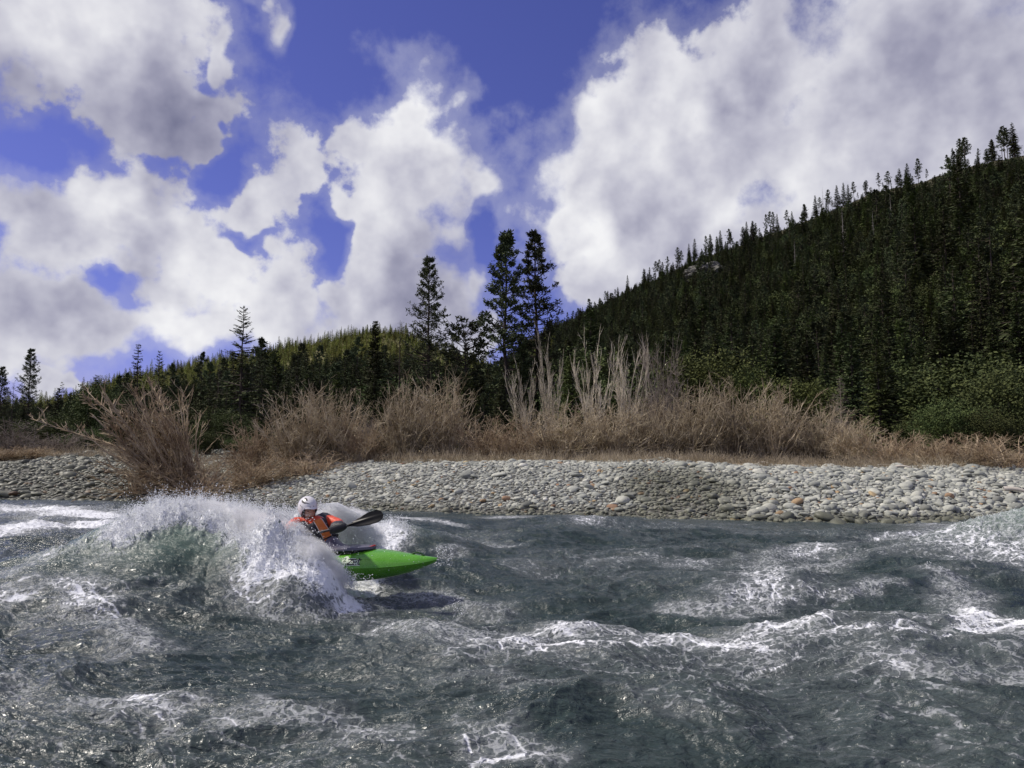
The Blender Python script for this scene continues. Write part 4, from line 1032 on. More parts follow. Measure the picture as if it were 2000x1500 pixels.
for (kind, zn), l in gr.items():
    l.sort(key=lambda e: e[2])
    for j, e in enumerate(l):
        nm, ad = {'fir': ('fir', 'dark fir'), 'light': ('fir', 'lighter green fir'), 'oak': ('oak', 'dark round tree'), 'pine': ('pine', 'dark pine')}[kind]
        lab = ('%s %s from left in the belt %s' % (ORD[j], ad, zn)) if len(l) > 1 else 'only %s in the forest belt %s' % (ad, zn)
        tree(e[5], e[2], e[3], e[4], lab, nm, nm + '_tree', 'trees of the dark belt behind the willows', wide=rng.uniform(.85, 1.25) * (1.3 if kind == 'oak' else 1))

# trees standing on the two skylines
def ridge_trees():
    def along(AA, EE, rr, pxs, hs, mats, lab, grp):
        pxs = sorted(pxs)
        for j, px in enumerate(pxs):
            d = pdir(px, 500); A = math.atan2(d[0], d[1]); r_ = rr(A) * rng.uniform(.985, 1.005)
            X = r_ * math.sin(A); Y = r_ * math.cos(A); z = tz(X, Y)
            h = hs(px) * rng.uniform(.35, 1.2); v = mats[rng.integers(len(mats))]
            o = obj('ridge_conifer', v[2]); s = h / v[3]; w = rng.uniform(.8, 1.15)
            o.location = (X, Y, z - .4); o.scale = (s * w, s * w, s); o.rotation_euler = (0, 0, rng.uniform(0, 6.28))
            tag(o, lab, 'conifer', grp)
    rr = lambda A: np.interp(A, [R(-10), R(3), R(10), R(25), R(35), R(70), R(110)], [1000, 900, 730, 560, 470, 420, 420])
    px = []
    for c, n, sp in [(1100, 4, 14), (1130, 3, 10), (1175, 6, 14), (1215, 5, 12), (1255, 6, 12), (1290, 8, 12), (1325, 6, 10), (1370, 9, 12), (1395, 8, 12), (1425, 6, 10), (1455, 6, 8), (1475, 9, 9), (1500, 6, 9), (1530, 3, 5), (1552, 3, 5), (1575, 3, 6), (1600, 6, 8), (1620, 4, 6), (1640, 4, 8), (1668, 7, 9), (1700, 3, 7), (1728, 2, 6), (1742, 3, 3), (1760, 2, 4), (1775, 3, 6), (1799, 2, 3), (1820, 1, 2), (1862, 1, 3), (1876, 2, 3), (1888, 4, 5), (1900, 3, 4), (1923, 2, 3), (1948, 4, 5), (1973, 3, 5), (1992, 3, 5)]:
        px += list(rng.normal(c, sp, n if c > 1690 else max(1, int(n * .75))))
    along(RA, RE, rr, px, lambda p: np.interp(p, [1100, 1300, 1500, 1700, 2000], [16, 17, 18, 14, 19]), LOWF + LOWP + LOWP, 'one of the small dark conifers in silhouette along the right skyline ridge', 'conifers on the right skyline')
    px = list(rng.uniform(200, 760, 90)) + list(rng.normal(690, 22, 12)) + list(rng.uniform(760, 900, 8))
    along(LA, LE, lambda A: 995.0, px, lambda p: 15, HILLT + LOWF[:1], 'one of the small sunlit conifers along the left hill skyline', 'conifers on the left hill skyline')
ridge_trees()

# the far wood that reads as one mass
def forest():
    P = []; I = []; S = []
    def sow(n, a0, a1, r0, r1, pick, size, cond=None):
        A = rng.uniform(R(a0), R(a1), n); r_ = np.sqrt(rng.uniform(r0 ** 2, r1 ** 2, n)); X = r_ * np.sin(A); Y = r_ * np.cos(A); Z = terrain(X, Y)
        rr = np.interp(A, [R(-10), R(3), R(10), R(25), R(35), R(70), R(110)], [1000, 900, 730, 560, 470, 420, 420])
        k = cond(X, Y, Z, A, r_, rr); X, Y, Z = X[k], Y[k], Z[k]; m = len(X)
        P.append(np.stack([X, Y, Z - .3], 1)); I.append(rng.choice(pick, m)); S.append(rng.lognormal(math.log(size), .22, m))
    # sources: 0-2 firs, 3-4 pines, 5-6 sunny, 7 shrub, 8-9 light firs
    sow(15000, -2, 50, 90, 800, [0, 1, 2, 0, 1, 2, 3, 4, 8, 9, 7, 7], .68, lambda X, Y, Z, A, r_, rr: (r_ < rr * .985) & (Z > 5) & (X > -20))
    sow(15000, -2, 50, 90, 800, [7], 1.0, lambda X, Y, Z, A, r_, rr: (r_ < rr * .995) & (Z > 4) & (X > -20))
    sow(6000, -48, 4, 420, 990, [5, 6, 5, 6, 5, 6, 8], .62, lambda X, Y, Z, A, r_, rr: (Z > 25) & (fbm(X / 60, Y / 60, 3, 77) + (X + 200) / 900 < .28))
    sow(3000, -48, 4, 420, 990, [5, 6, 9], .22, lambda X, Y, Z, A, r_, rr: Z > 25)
    sow(6500, -48, 6, 110, 420, [0, 1, 2, 0, 1, 8, 3], .66, lambda X, Y, Z, A, r_, rr: Z > 4)
    P_ = np.concatenate(P); I_ = np.concatenate(I); S_ = np.concatenate(S); n = len(P_)
    Af = np.arctan2(P_[:, 0], P_[:, 1]); rf_ = np.hypot(P_[:, 0], P_[:, 1]); rg_ = np.interp(Af, [R(-10), R(3), R(10), R(25), R(35), R(70), R(110)], [1000, 900, 730, 560, 470, 420, 420])
    S_ = S_ * np.where(P_[:, 0] > -20, np.interp(rg_ - rf_, [0, 50, 120], [.12, .32, 1]), 1)   # the wood thins and stunts towards the windy crest
    S_ = np.where(I_ == 7, S_ * 1.1, S_)
    scl = np.stack([S_ * rng.uniform(.9, 1.35, n), S_ * rng.uniform(.9, 1.35, n), S_ * rng.uniform(.8, 1.25, n)], 1)
    rot = np.stack([0 * S_, 0 * S_, rng.uniform(0, 6.28, n)], 1)
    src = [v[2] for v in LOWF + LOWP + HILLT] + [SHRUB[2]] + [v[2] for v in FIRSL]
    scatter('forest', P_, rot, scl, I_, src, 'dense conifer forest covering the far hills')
forest()
def outcrop(px, py, w, h, lab, seed):
    d = pdir(px, py); ks = np.arange(100, 900, 1.0); P = d[None] * ks[:, None]; P[:, 2] += CAM_Z; g = terrain(P[:, 0], P[:, 1]); i = int(np.argmax(P[:, 2] < g))
    bm = bmesh.new(); bmesh.ops.create_icosphere(bm, subdivisions=5, radius=1)
    for v in bm.verts:
        c = v.co; q = 1 + .35 * float(fbm(c.x * 2 + seed, c.y * 2 + c.z, 4, seed)) + .15 * abs(float(pn(c.x * 6, c.z * 6, seed))); v.co = c * q
    me = bpy.data.meshes.new('rock_outcrop'); bm.to_mesh(me); bm.free(); me.materials.append(M_ROCK)
    o = obj('rock_outcrop', me, loc=P[i]); o.scale = (w, w * .8, h); o.rotation_euler = (0, .25, 0); tag(o, lab, 'rock')
M_ROCK = mat('outcrop_rock', lambda N, b: N.l.new(N.mix(N.noise(objco(N), 3.5, 6, .7), (.07, .07, .06), (.25, .24, .21)), b.inputs['Base Color']), rough=.9, spec=.1)
outcrop(1395, 548, 17, 9, 'pale rock outcrop high on the right slope below the ridge trees', 3)

# ------------------------------------------------------------------ kayak
YAW = R(12)
KO = np.array([-2.325, 9.6, 0.0])
KX = np.array([math.cos(YAW), -math.sin(YAW), 0]); KY = np.array([math.sin(YAW), math.cos(YAW), 0]); KZ = np.array([0, 0, 1.0])
def kw(p):
    p = np.asarray(p, float); return KO + p[..., 0:1] * KX + p[..., 1:2] * KY + p[..., 2:3] * KZ
_T = np.array([-1.20, -1.05, -.8, -.45, 0, .3, .5, .65, .8, 1.0, 1.15, 1.28, 1.38, 1.445])
_W = np.array([.012, .09, .20, .29, .335, .34, .33, .31, .275, .21, .155, .10, .055, .012])
_K = np.array([.48, .42, .31, .22, .19, .20, .215, .235, .26, .305, .35, .40, .445, .49])
_S = np.array([.53, .49, .43, .405, .405, .41, .41, .412, .418, .432, .448, .466, .485, .505])
_D = np.array([.55, .55, .56, .565, .575, .59, .602, .606, .598, .572, .552, .536, .528, .517])
def _sm(v):
    t = np.linspace(_T[0], _T[-1], 400); q = np.interp(t, _T, v); k = np.ones(19) / 19
    qq = np.convolve(np.pad(q, 9, mode='edge'), k, 'valid'); qq = np.convolve(np.pad(qq, 9, mode='edge'), k, 'valid'); e = np.clip(np.minimum(np.arange(400), np.arange(400)[::-1]) / 20, 0, 1)
    return t, q * (1 - e) + qq * e
_t, W_ = _sm(_W); _, K_ = _sm(_K); _, S_q = _sm(_S); _, D_ = _sm(_D)
def hull(t, phi):
    """phi 0 = far seam, pi/2 deck centre, pi near seam, 3pi/2 keel"""
    w = np.interp(t, _t, W_); k = np.interp(t, _t, K_); s_ = np.interp(t, _t, S_q); d = np.interp(t, _t, D_)
    c = np.cos(phi); s = np.sin(phi)
    y = w * np.sign(c) * np.abs(c) ** np.where(s > 0, .80, .62) * np.where(s > 0, 1 - .22 * np.abs(s), 1 - .38 * np.abs(s))
    z = np.where(s > 0, s_ + (d - s_) * np.abs(s) ** .95, s_ - (s_ - k) * np.abs(s) ** .9)
    y = y * np.where(s < 0, 1 - .0 * np.abs(s), 1)
    return np.stack([t + 0 * y, y, z], -1)
def near_side(t, z):
    """point of the hull's camera side deck at length t and height z"""
    w = np.interp(t, _t, W_); s_ = np.interp(t, _t, S_q); d = np.interp(t, _t, D_)
    s = np.clip((z - s_) / (d - s_), 0.001, .999) ** (1 / .95); c = np.sqrt(1 - s * s)
    return np.stack([t, -w * c ** .80 * (1 - .22 * s), z], -1)
def grid_mesh(name, G, mats, closed_u=False, closed_v=False, smooth=True, flip=False):
    n, m = G.shape[:2]; idx = np.arange(n * m).reshape(n, m)
    if closed_v: idx = np.concatenate([idx, idx[:, :1]], 1)
    if closed_u: idx = np.concatenate([idx, idx[:1]], 0)
    Q = np.stack([idx[:-1, :-1], idx[:-1, 1:], idx[1:, 1:], idx[1:, :-1]], -1).reshape(-1, 4)
    if flip: Q = Q[:, ::-1]
    return mesh_np(name, G.reshape(-1, 3), Q, mats, smooth=smooth)
def _plastic(N, b):
    nz = N.noise(objco(N), 60, 3, .6); n2 = N.noise(objco(N), 4, 4, .6)
    N.l.new(N.mix(N.maprange(n2, .3, .7), (.085, .30, .018), (.12, .37, .028)), b.inputs['Base Color'])
    N.l.new(N.maprange(nz, .3, .7, .16, .38), b.inputs['Roughness'])
    bump(N, b, nz, .12, .004)
M_GREEN = mat('green_plastic', _plastic, spec=.55, coat=.3)
M_BLACK = mat('black_rubber', None, (.012, .012, .014), .38, .5)
def _skirt(N, b):
    nz = N.noise(objco(N), 26, 5, .65); N.l.new(N.mix(nz, (.05, .048, .075), (.17, .165, .22)), b.inputs['Base Color']); bump(N, b, nz, .5, .01)
M_SKIRT = mat('wet_neoprene', _skirt, rough=.3, spec=.6)
M_RED = mat('red_strap', None, (.48, .03, .02), .5, .4)
M_WHITE = mat('pale_decal', None, (.58, .68, .52), .5, .4)
M_DGREEN = mat('dark_green_plastic', None, (.015, .07, .006), .5, .3)
M_INK = mat('black_decal', None, (.008, .008, .008), .4, .4)
kay = empty('kayak', tuple(KO)); tag(kay, 'short bright green whitewater kayak, bow out of the wave and stern buried in foam', 'kayak')
def kobj(name, me, parent=kay):
    o = obj(name, me, parent); return o
def loc_(G): return kw(G) - KO
tt = np.concatenate([[_T[0]], np.linspace(_T[0] + .01, _T[-1] - .01, 110), [_T[-1]]]); ph = np.concatenate([np.linspace(0, math.pi, 25), np.linspace(math.pi, 2 * math.pi, 25)[1:-1]])
TT, PH = np.meshgrid(tt, ph, indexing='ij'); G = loc_(hull(TT, PH))
hm_ = kobj('hull', grid_mesh('hull', G, [M_GREEN], closed_v=True, flip=True))
es = hm_.modifiers.new('es', 'EDGE_SPLIT'); es.split_angle = R(24)
# raised seam line where deck and hull meet
for sgn in (math.pi, 0):
    t_ = np.linspace(-1.15, 1.43, 90); P = loc_(hull(t_, np.full(90, sgn))) ; V, Q = tubes(P[None], np.full((1, 90), .0045), 6)
    kobj('seam', mesh_np('seam', V, Q, [M_GREEN], smooth=True))
# cockpit coaming and spray deck
def oval(a0, a1, hw, n=64):
    a = np.linspace(0, 2 * math.pi, n, endpoint=False); c = np.cos(a); s = np.sin(a); mid = (a0 + a1) / 2; L = (a1 - a0) / 2
    return mid + L * np.sign(c) * np.abs(c) ** .8, hw * np.sign(s) * np.abs(s) ** .85
def deck_z(t): return np.interp(t, _t, D_)
ox, oy = oval(-.42, .60, .21)
rim = []
for (k, dz) in [(.93, -.05), (1.0, -.045), (1.0, .012), (1.05, .018), (1.05, .030), (.97, .036)]:
    rim.append(np.stack([.09 + (ox - .09) * k, oy * k, deck_z(ox) + dz], -1))
kobj('cockpit_rim', grid_mesh('cockpit_rim', loc_(np.array(rim)), [M_BLACK], closed_v=True))
sk = []
for k in np.linspace(1.06, .0, 14):
    x = .09 + (ox - .09) * k - (1 - k) * .09; y = oy * k; z = deck_z(ox) * k + deck_z(.09) * (1 - k) + .034 + .022 * max(0, 1 - k) ** .5
    d = np.hypot(x + .01, y); z = z + .12 * np.exp(-(d / .155) ** 4) * (k < .75)
    sk.append(np.stack([x, y, z], -1))
lip = np.stack([.09 + (ox - .09) * 1.055, oy * 1.055, deck_z(ox) + .004], -1)
sp = kobj('spray_deck', grid_mesh('spray_deck', loc_(np.array([lip] + sk)), [M_SKIRT], closed_v=True))
P = np.array([[.585 + .035 * math.cos(a), .0 + .05 * math.sin(a), .632 + .012 * math.cos(a * 1)] for a in np.linspace(-2.2, 2.2, 14)]); V, Q = tubes(loc_(P)[None], np.full((1, 14), .013), 8)
kobj('grab_loop', mesh_np('grab_loop', V, Q, [M_RED], smooth=True), sp)
# bow handle: recess ring, two bosses and a strap
P = np.array([[1.12 + .15 * u, -.005, float(np.interp(1.12 + .15 * u, _t, D_)) + .006 + .022 * math.sin(math.pi * u)] for u in np.linspace(0, 1, 14)]); V, Q = tubes(loc_(P)[None], np.full((1, 14), .008), 8)
hd = kobj('bow_handle', mesh_np('bow_handle', V, Q, [M_DGREEN], smooth=True))
for u in (1.13, 1.26):
    bm = bmesh.new(); bmesh.ops.create_uvsphere(bm, u_segments=16, v_segments=8, radius=1); me = bpy.data.meshes.new('handle_boss'); bm.to_mesh(me); bm.free(); me.materials.append(M_DGREEN)
    b_ = kobj('handle_boss', me, hd); b_.location = Vector(loc_(np.array([u, -.005, float(np.interp(u, _t, D_)) + .004]))); b_.scale = (.022, .016, .010)
# lettering and emblem on the near side of the deck
LT0, LZ0, LW, LH = .395, .445, .155, .066
def deck_pt(u, v, off=.004):
    t = LT0 + u * LW + v * 0.0; z = LZ0 + v * LH + u * .004
    p = near_side(np.asarray(t, float), np.asarray(z, float)); p = p.copy(); p[..., 1] -= off; return p
def decal_poly(outer, mat_, name, off, parent, sub=10):
    """strip between two curves (n,2) each"""
    a, b = outer; G = []
    for k in np.linspace(0, 1, 5): q = a * (1 - k) + b * k; G.append(deck_pt(q[:, 0], q[:, 1], off))
    return kobj(name, grid_mesh(name, loc_(np.array(G)), [mat_]), parent)
def stroke(pts, w):
    pts = np.array(pts, float); asp = LH / LW
    q = np.concatenate([np.linspace(pts[i], pts[i + 1], 6)[:-1] for i in range(len(pts) - 1)] + [pts[-1:]])
    d = np.gradient(q, axis=0); d[:, 0] *= 1 / asp; d = d / (np.linalg.norm(d, axis=1, keepdims=True) + 1e-9)
    nrm = np.stack([-d[:, 1] * asp, d[:, 0]], 1) * w / 2
    return q + nrm, q - nrm
lg = decal_poly((np.array([[x, -.16] for x in np.linspace(-.02, 1.08, 20)]), np.array([[x, -.02] for x in np.linspace(-.02, 1.08, 20)])), M_WHITE, 'lettering', .003, hm_)
for pts, w in [([(-.02, .86), (.62, .86)], .44), ([(-.03, .12), (.60, .12)], .40), ([(.06, .2), (.32, .75)], .5), ([(.42, .5), (.98, .5)], .66), ([(.86, -.05), (.86, .9)], .42)]:
    decal_poly(stroke(pts, w), M_WHITE, 'letter_outline', .0045, lg)
for pts, w in [([(.0, .88), (.40, .88)], .17), ([(.40, .90), (.03, .10)], .20), ([(.0, .08), (.46, .08)], .17),
               ([(.50, .46), (.74, .46), (.74, .86), (.50, .86), (.50, .08), (.78, .08)], .16), ([(.40, .88), (.74, .88)], .15),
               ([(.90, 1.12), (.90, .14), (1.06, .06)], .18), ([(.80, .80), (1.10, .86)], .17)]:
    decal_poly(stroke(pts, w), M_INK, 'letter', .0065, lg)
ca = np.linspace(0, 2 * math.pi, 28)
def disc(cx, cy, r0, r1, a0, a1, m_, nm, off):
    a = np.linspace(a0, a1, 26); asp = LH / LW
    return decal_poly((np.stack([cx + r0 * np.cos(a) * asp, cy + r0 * np.sin(a)], 1), np.stack([cx + r1 * np.cos(a) * asp, cy + r1 * np.sin(a)], 1)), m_, nm, off, hm_)
em = disc(-.22, .78, .02, .62, 0, 2 * math.pi, M_WHITE, 'emblem', .003)
for pts, w in [([(-.44, .92), (-.30, 1.10), (-.20, 1.02), (-.30, .72), (-.34, .52), (-.24, .56), (-.12, .64)], .12)]:
    decal_poly(stroke(pts, w), M_DGREEN, 'emblem_stroke', .0055, em)
# water drops clinging to the hull
bm = bmesh.new()
for i in range(90):
    t = random.uniform(.0, 1.3); p_ = random.uniform(1.7, 5.0); q = loc_(hull(np.array(t), np.array(p_))); r_ = random.choice([.002, .003, .003, .0045, .006])
    bmesh.ops.create_icosphere(bm, subdivisions=1, radius=r_, matrix=Matrix.Translation(Vector(q)))
me = bpy.data.meshes.new('water_drops'); bm.to_mesh(me); bm.free(); me.materials.append(M_SPRAY); wd = kobj('water_drops', me); wd['kind'] = 'stuff'

# ------------------------------------------------------------------ person
def skin_obj(name, verts, edges, radii, mat_, parent, sub=2, root=0, keep=True):
    bm = bmesh.new(); ly = bm.verts.layers.skin.verify(); vs = []
    for i, (p, r_) in enumerate(zip(verts, radii)):
        v = bm.verts.new(p); v[ly].radius = (r_, r_) if not isinstance(r_, tuple) else r_; v[ly].use_root = (i == root); vs.append(v)
    for a, b in edges: bm.edges.new((vs[a], vs[b]))
    me = bpy.data.meshes.new(name); bm.to_mesh(me); bm.free(); o = obj(name, me)
    m = o.modifiers.new('skin', 'SKIN'); m.use_smooth_shade = True; m.branch_smoothing = .4
    s = o.modifiers.new('sub', 'SUBSURF'); s.levels = sub; s.render_levels = sub
    dg = bpy.context.evaluated_depsgraph_get(); me2 = bpy.data.meshes.new_from_object(o.evaluated_get(dg)); me2.name = name
    bpy.data.objects.remove(o)
    for p in me2.polygons: p.use_smooth = True
    me2.materials.clear(); me2.materials.append(mat_)
    if parent is None: return me2
    return obj(name, me2, parent)
def cloth(name, c1, c2, rough=.5, sc=18):
    def f(N, b):
        nz = N.noise(objco(N), sc, 5, .6); N.l.new(N.mix(nz, c1, c2), b.inputs['Base Color']); bump(N, b, nz, .7, .02)
    return mat(name, f, rough=rough, spec=.4)
M_JACKET = cloth('orange_red_drysuit', (.50, .045, .015), (.80, .10, .03), .42)
M_VEST = cloth('dark_vest_fabric', (.012, .012, .016), (.05, .05, .06), .5, 30)
M_ORANGE = cloth('orange_panel', (.50, .14, .02), (.78, .26, .05), .5, 40)
M_PIPE = mat('pale_piping', None, (.55, .53, .50), .5)
M_SKIN = cloth('skin', (.46, .26, .17), (.60, .37, .26), .45, 30)
M_HAIR = mat('dark_hair', None, (.015, .010, .008), .6)
def _helm(N, b):
    nz = N.noise(objco(N), 20, 4, .6); N.l.new(N.mix(nz, (.70, .68, .67), (.80, .78, .77)), b.inputs['Base Color'])
M_HELM = mat('white_helmet_shell', _helm, rough=.28, spec=.5, coat=.4)
M_CAP = cloth('black_neoprene', (.010, .010, .012), (.03, .03, .035), .5, 25)
M_EYE = mat('eye', None, (.02, .015, .012), .2)
per = empty('person', (float(at(630, 1090, 9.65)[0]), 9.65, .5)); PO = np.array(per.location)
tag(per, 'person in white helmet and orange red drysuit sitting in the green kayak, paddling through spray', 'person')
pt = lambda px, py, Y: at(px, py, Y) - PO
hips = pt(640, 1098, 9.62); waist = pt(634, 1068, 9.63); chest = pt(616, 1038, 9.66); upch = pt(606, 1020, 9.69); neck = pt(602, 1010, 9.69); headc = pt(602, 996, 9.67)
shR = pt(577, 1019, 9.62); shL = pt(632, 1015, 9.78)          # his right (picture left), his left (picture right)
elR = pt(556, 1043, 9.42); haR = pt(596, 1046, 9.30)
elL = pt(663, 1023, 9.60); haL = pt(655, 1033, 9.27)
knR = hips + KX * .40 + np.array([0, 0, -.02]) - KY * .17; knL = hips + KX * .40 + np.array([0, 0, -.02]) + KY * .17
ftR = hips + KX * .78 + np.array([0, 0, -.06]) - KY * .08; ftL = hips + KX * .78 + np.array([0, 0, -.06]) + KY * .08
mid = lambda a, b, t=.5: a * (1 - t) + b * t
# shaft of the paddle
pR = at(679, 1026.5, 9.18); pL = at(588, 1048.5, 9.30); SH = unit(pR - pL)
gR = pL + SH * .06 - PO; gL = at(655, 1032, 9.21) - PO
# hands: palm and five separate fingers wrapped round the shaft
V = [hips, waist, chest, upch, neck, headc, shR, mid(shR, elR), elR, mid(elR, gR, .6), gR + np.array([0, .045, -.01]), shL, mid(shL, elL), elL, mid(elL, gL, .6), gL + np.array([0, .045, -.01]), knR, ftR, knL, ftL]
E = [(0, 1), (1, 2), (2, 3), (3, 4), (4, 5), (3, 6), (6, 7), (7, 8), (8, 9), (9, 10), (3, 11), (11, 12), (12, 13), (13, 14), (14, 15), (0, 16), (16, 17), (0, 18), (18, 19)]
RD = [.13, .13, .14, .12, .055, .06, .062, .05, .042, .036, .034, .062, .05, .042, .036, .034, .055, .035, .055, .035]
for w_, g_ in ((10, gR), (15, gL)):
    for k in range(4):
        b0 = g_ + SH * (-.032 + .021 * k) + np.array([0, .024, .006]); c = [b0, b0 + np.array([0, -.012, .026]), b0 + np.array([0, -.040, .012]), b0 + np.array([0, -.034, -.016])]
        base = len(V); V += c; RD += [.010, .009, .0085, .0078]; E += [(w_, base), (base, base + 1), (base + 1, base + 2), (base + 2, base + 3)]
    b0 = g_ + SH * (-.042 if w_ == 15 else .055) + np.array([0, .022, -.012]); base = len(V); V += [b0, b0 + np.array([0, -.030, -.016]), b0 + np.array([0, -.046, -.004]) + SH * .01]; RD += [.012, .010, .009]; E += [(w_, base), (base, base + 1), (base + 1, base + 2)]
body = skin_obj('body', V, E, RD, M_SKIN, None, 1)
# head with a face, looking right and down
HF = unit(np.array([.62, -.76, -.13])); HU = unit(np.array([.08, -.08, 1.0])); HS = unit(np.cross(HU, HF)); HU = unit(np.cross(HF, HS))
HC = pt(601.5, 1000.5, 9.65)
nu, nv = 60, 44
U, Vv = np.meshgrid(np.linspace(-math.pi, math.pi, nu, endpoint=False), np.linspace(.001, math.pi - .001, nv), indexing='ij')
def head_surf(U, Vv, grow=0.0):
    f = np.cos(U) * np.sin(Vv); s = np.sin(U) * np.sin(Vv); u = np.cos(Vv)
    x = f * .102; y = s * .082; z = u * .124
    low = np.clip(-u, 0, 1); y = y * (1 - .28 * low ** 1.4); x = x * (1 - .06 * low) + .010 * low * (f > 0)
    ffr = np.clip(f, 0, 1); ya = s * .076
    g = lambda cy, cz, sy, sz: np.exp(-((ya - cy) / sy) ** 2 - ((z - cz) / sz) ** 2) * (f > 0)
    x = x + .022 * g(0, -.022, .012, .013) + .013 * g(0, -.002, .009, .022) + .006 * g(0, .030, .035, .008)      # nose, bridge, brow
    x = x - .010 * g(.030, .010, .014, .010) - .010 * g(-.030, .010, .014, .010)                                 # eye sockets
    x = x + .006 * g(0, -.050, .020, .005) + .006 * g(0, -.062, .017, .005) - .004 * g(0, -.056, .022, .003) + .010 * g(0, -.088, .020, .014)   # lips, chin
    x = x + .004 * g(.040, -.022, .016, .016) + .004 * g(-.040, -.022, .016, .016)
    n = np.stack([f, s, u], -1) * grow
    L = np.stack([x, y, z], -1) + n
    return HC + L[..., 0:1] * HF + L[..., 1:2] * HS + L[..., 2:3] * HU
hg = grid_mesh('head', head_surf(U, Vv), [M_SKIN], closed_u=True)
def join(name, ms, mats):
    bm = bmesh.new()
    for m in ms: bm.from_mesh(m)
    me = bpy.data.meshes.new(name); bm.to_mesh(me); bm.free()
    for m in mats: me.materials.append(m)
    for p in me.polygons: p.use_smooth = True; p.material_index = 0
    return me
obj('body', join('body', [body, hg], [M_SKIN]), per)
def hp(x, y, z): return HC + x * HF + y * HS + z * HU
def ball(name, c, r_, m_, parent, seg=16):
    bm = bmesh.new(); bmesh.ops.create_uvsphere(bm, u_segments=seg, v_segments=seg // 2, radius=1); me = bpy.data.meshes.new(name); bm.to_mesh(me); bm.free()
    for p in me.polygons: p.use_smooth = True
    me.materials.append(m_); o = obj(name, me, parent, loc=c); o.scale = (r_, r_, r_) if not isinstance(r_, tuple) else r_; return o
for s in (-1, 1):
    ball('eye', hp(.074, s * .030, .009), .011, M_EYE, per)
    P = np.array([hp(.094 - abs(k) * .012, s * .030 + k * .018, .026 + .003 * (1 - k * k)) for k in np.linspace(-1, 1, 7)]); V_, Q_ = tubes(P[None], np.full((1, 7), .0035), 5); obj('eyebrow', mesh_np('eyebrow', V_, Q_, [M_HAIR], smooth=True), per)
# moustache and goatee hug the face
P = np.array([hp(.104 - .018 * abs(k) ** 2, k * .028, -.043 - .012 * abs(k) ** 2) for k in np.linspace(-1, 1, 11)]); V_, Q_ = tubes(P[None], (.0075 - .004 * np.abs(np.linspace(-1, 1, 11)))[None], 6); obj('moustache', mesh_np('moustache', V_, Q_, [M_HAIR], smooth=True), per)
a_ = np.linspace(-1, 1, 13)[:, None]; b_ = np.linspace(0, 1, 7)[None, :]
Ub = a_ * .42 * (1 - .15 * b_); Vb = math.pi * (.66 + .19 * b_) + 0 * a_
obj('goatee', grid_mesh('goatee', head_surf(Ub, Vb, .0035 + .004 * np.sin(b_ * math.pi)[..., None] * np.cos(a_ * 1.5)[..., None]), [M_HAIR]), per)
# black skull cap with chin strap under the helmet
Uc, Vc = np.meshgrid(np.linspace(.95, 2 * math.pi - .95, 40), np.linspace(.25 * math.pi, .93 * math.pi, 24), indexing='ij')
obj('neoprene_cap', grid_mesh('neoprene_cap', head_surf(Uc, Vc, .010), [M_CAP]), per)
P = np.array([hp(.060 * math.cos(k) - .02, .070 * math.sin(k), -.10 - .018 * math.cos(k)) for k in np.linspace(-1.5, 1.5, 14)]); V_, Q_ = tubes(P[None], np.full((1, 14), .007), 6); obj('chin_strap', mesh_np('chin_strap', V_, Q_, [M_CAP], smooth=True), per)
# helmet: shell with low back, ear drops and a small peak
def helm(Uh, k, grow=0.0):
    """k 0 at the crown .. 1 at the rim"""
    a = np.abs((Uh + math.pi) % (2 * math.pi) - math.pi)
    rim_v = np.interp(a, [0, .5, .85, 1.15, 1.35, 1.75, 2.1, 3.15], [.49, .49, .52, .63, .73, .73, .68, .68]) * math.pi
    v = k * rim_v; r = np.stack([np.cos(Uh) * np.sin(v), np.sin(Uh) * np.sin(v), np.cos(v)], -1)
    rad = np.array([.152, .120, .138]) + grow
    L = r * rad + np.array([-.024, 0, .064])
    pk = np.clip((k - .9) / .1, 0, 1) * np.clip(1 - a / .9, 0, 1) ** .6
    L[..., 0] += pk * .024; L[..., 2] -= pk * .006
    return HC + L[..., 0:1] * HF + L[..., 1:2] * HS + L[..., 2:3] * HU
Uh, Kh = np.meshgrid(np.linspace(-math.pi, math.pi, 72, endpoint=False), np.concatenate([np.linspace(.003, .9, 22), np.linspace(.92, 1, 6)]), indexing='ij')
outer = helm(Uh, Kh); inner = helm(Uh, Kh, -.007)[:, ::-1]
he = obj('helmet', grid_mesh('helmet', np.concatenate([outer, inner], 1), [M_HELM], closed_u=True, flip=True), per)
# marks on the shell: found by casting the sight line on to the shell's ellipsoid
HR = np.array([.152, .120, .138]); HM = np.stack([HF, HS, HU])
def on_helm(px, py, off=.002):
    d = pdir(px, py); o_ = np.array([0, 0, CAM_Z]) - PO - HC; o_ = HM @ o_ - np.array([-.024, 0, .064]); dd = HM @ d
    A = ((dd / (HR + off)) ** 2).sum(); B = 2 * (o_ * dd / (HR + off) ** 2).sum(); C_ = ((o_ / (HR + off)) ** 2).sum() - 1; D_q = B * B - 4 * A * C_
    if D_q < 0: return None
    k = (-B - math.sqrt(D_q)) / (2 * A); L = o_ + dd * k + np.array([-.024, 0, .064]); return HC + HM.T @ L
HX0 = project(HC + PO)
_hp = project(outer.reshape(-1, 3) + PO); _hc = ((_hp[0].min() + _hp[0].max()) / 2, (_hp[1].min() + _hp[1].max()) / 2); _hr = ((_hp[0].max() - _hp[0].min()) / 41.5, (_hp[1].max() - _hp[1].min()) / 31)
def hz(zx, zy): return _hc[0] + (545 + zx / 12.5 - 599.6) * _hr[0] * .92, _hc[1] + (960 + zy / 12.5 - 983.5) * _hr[1] * .90
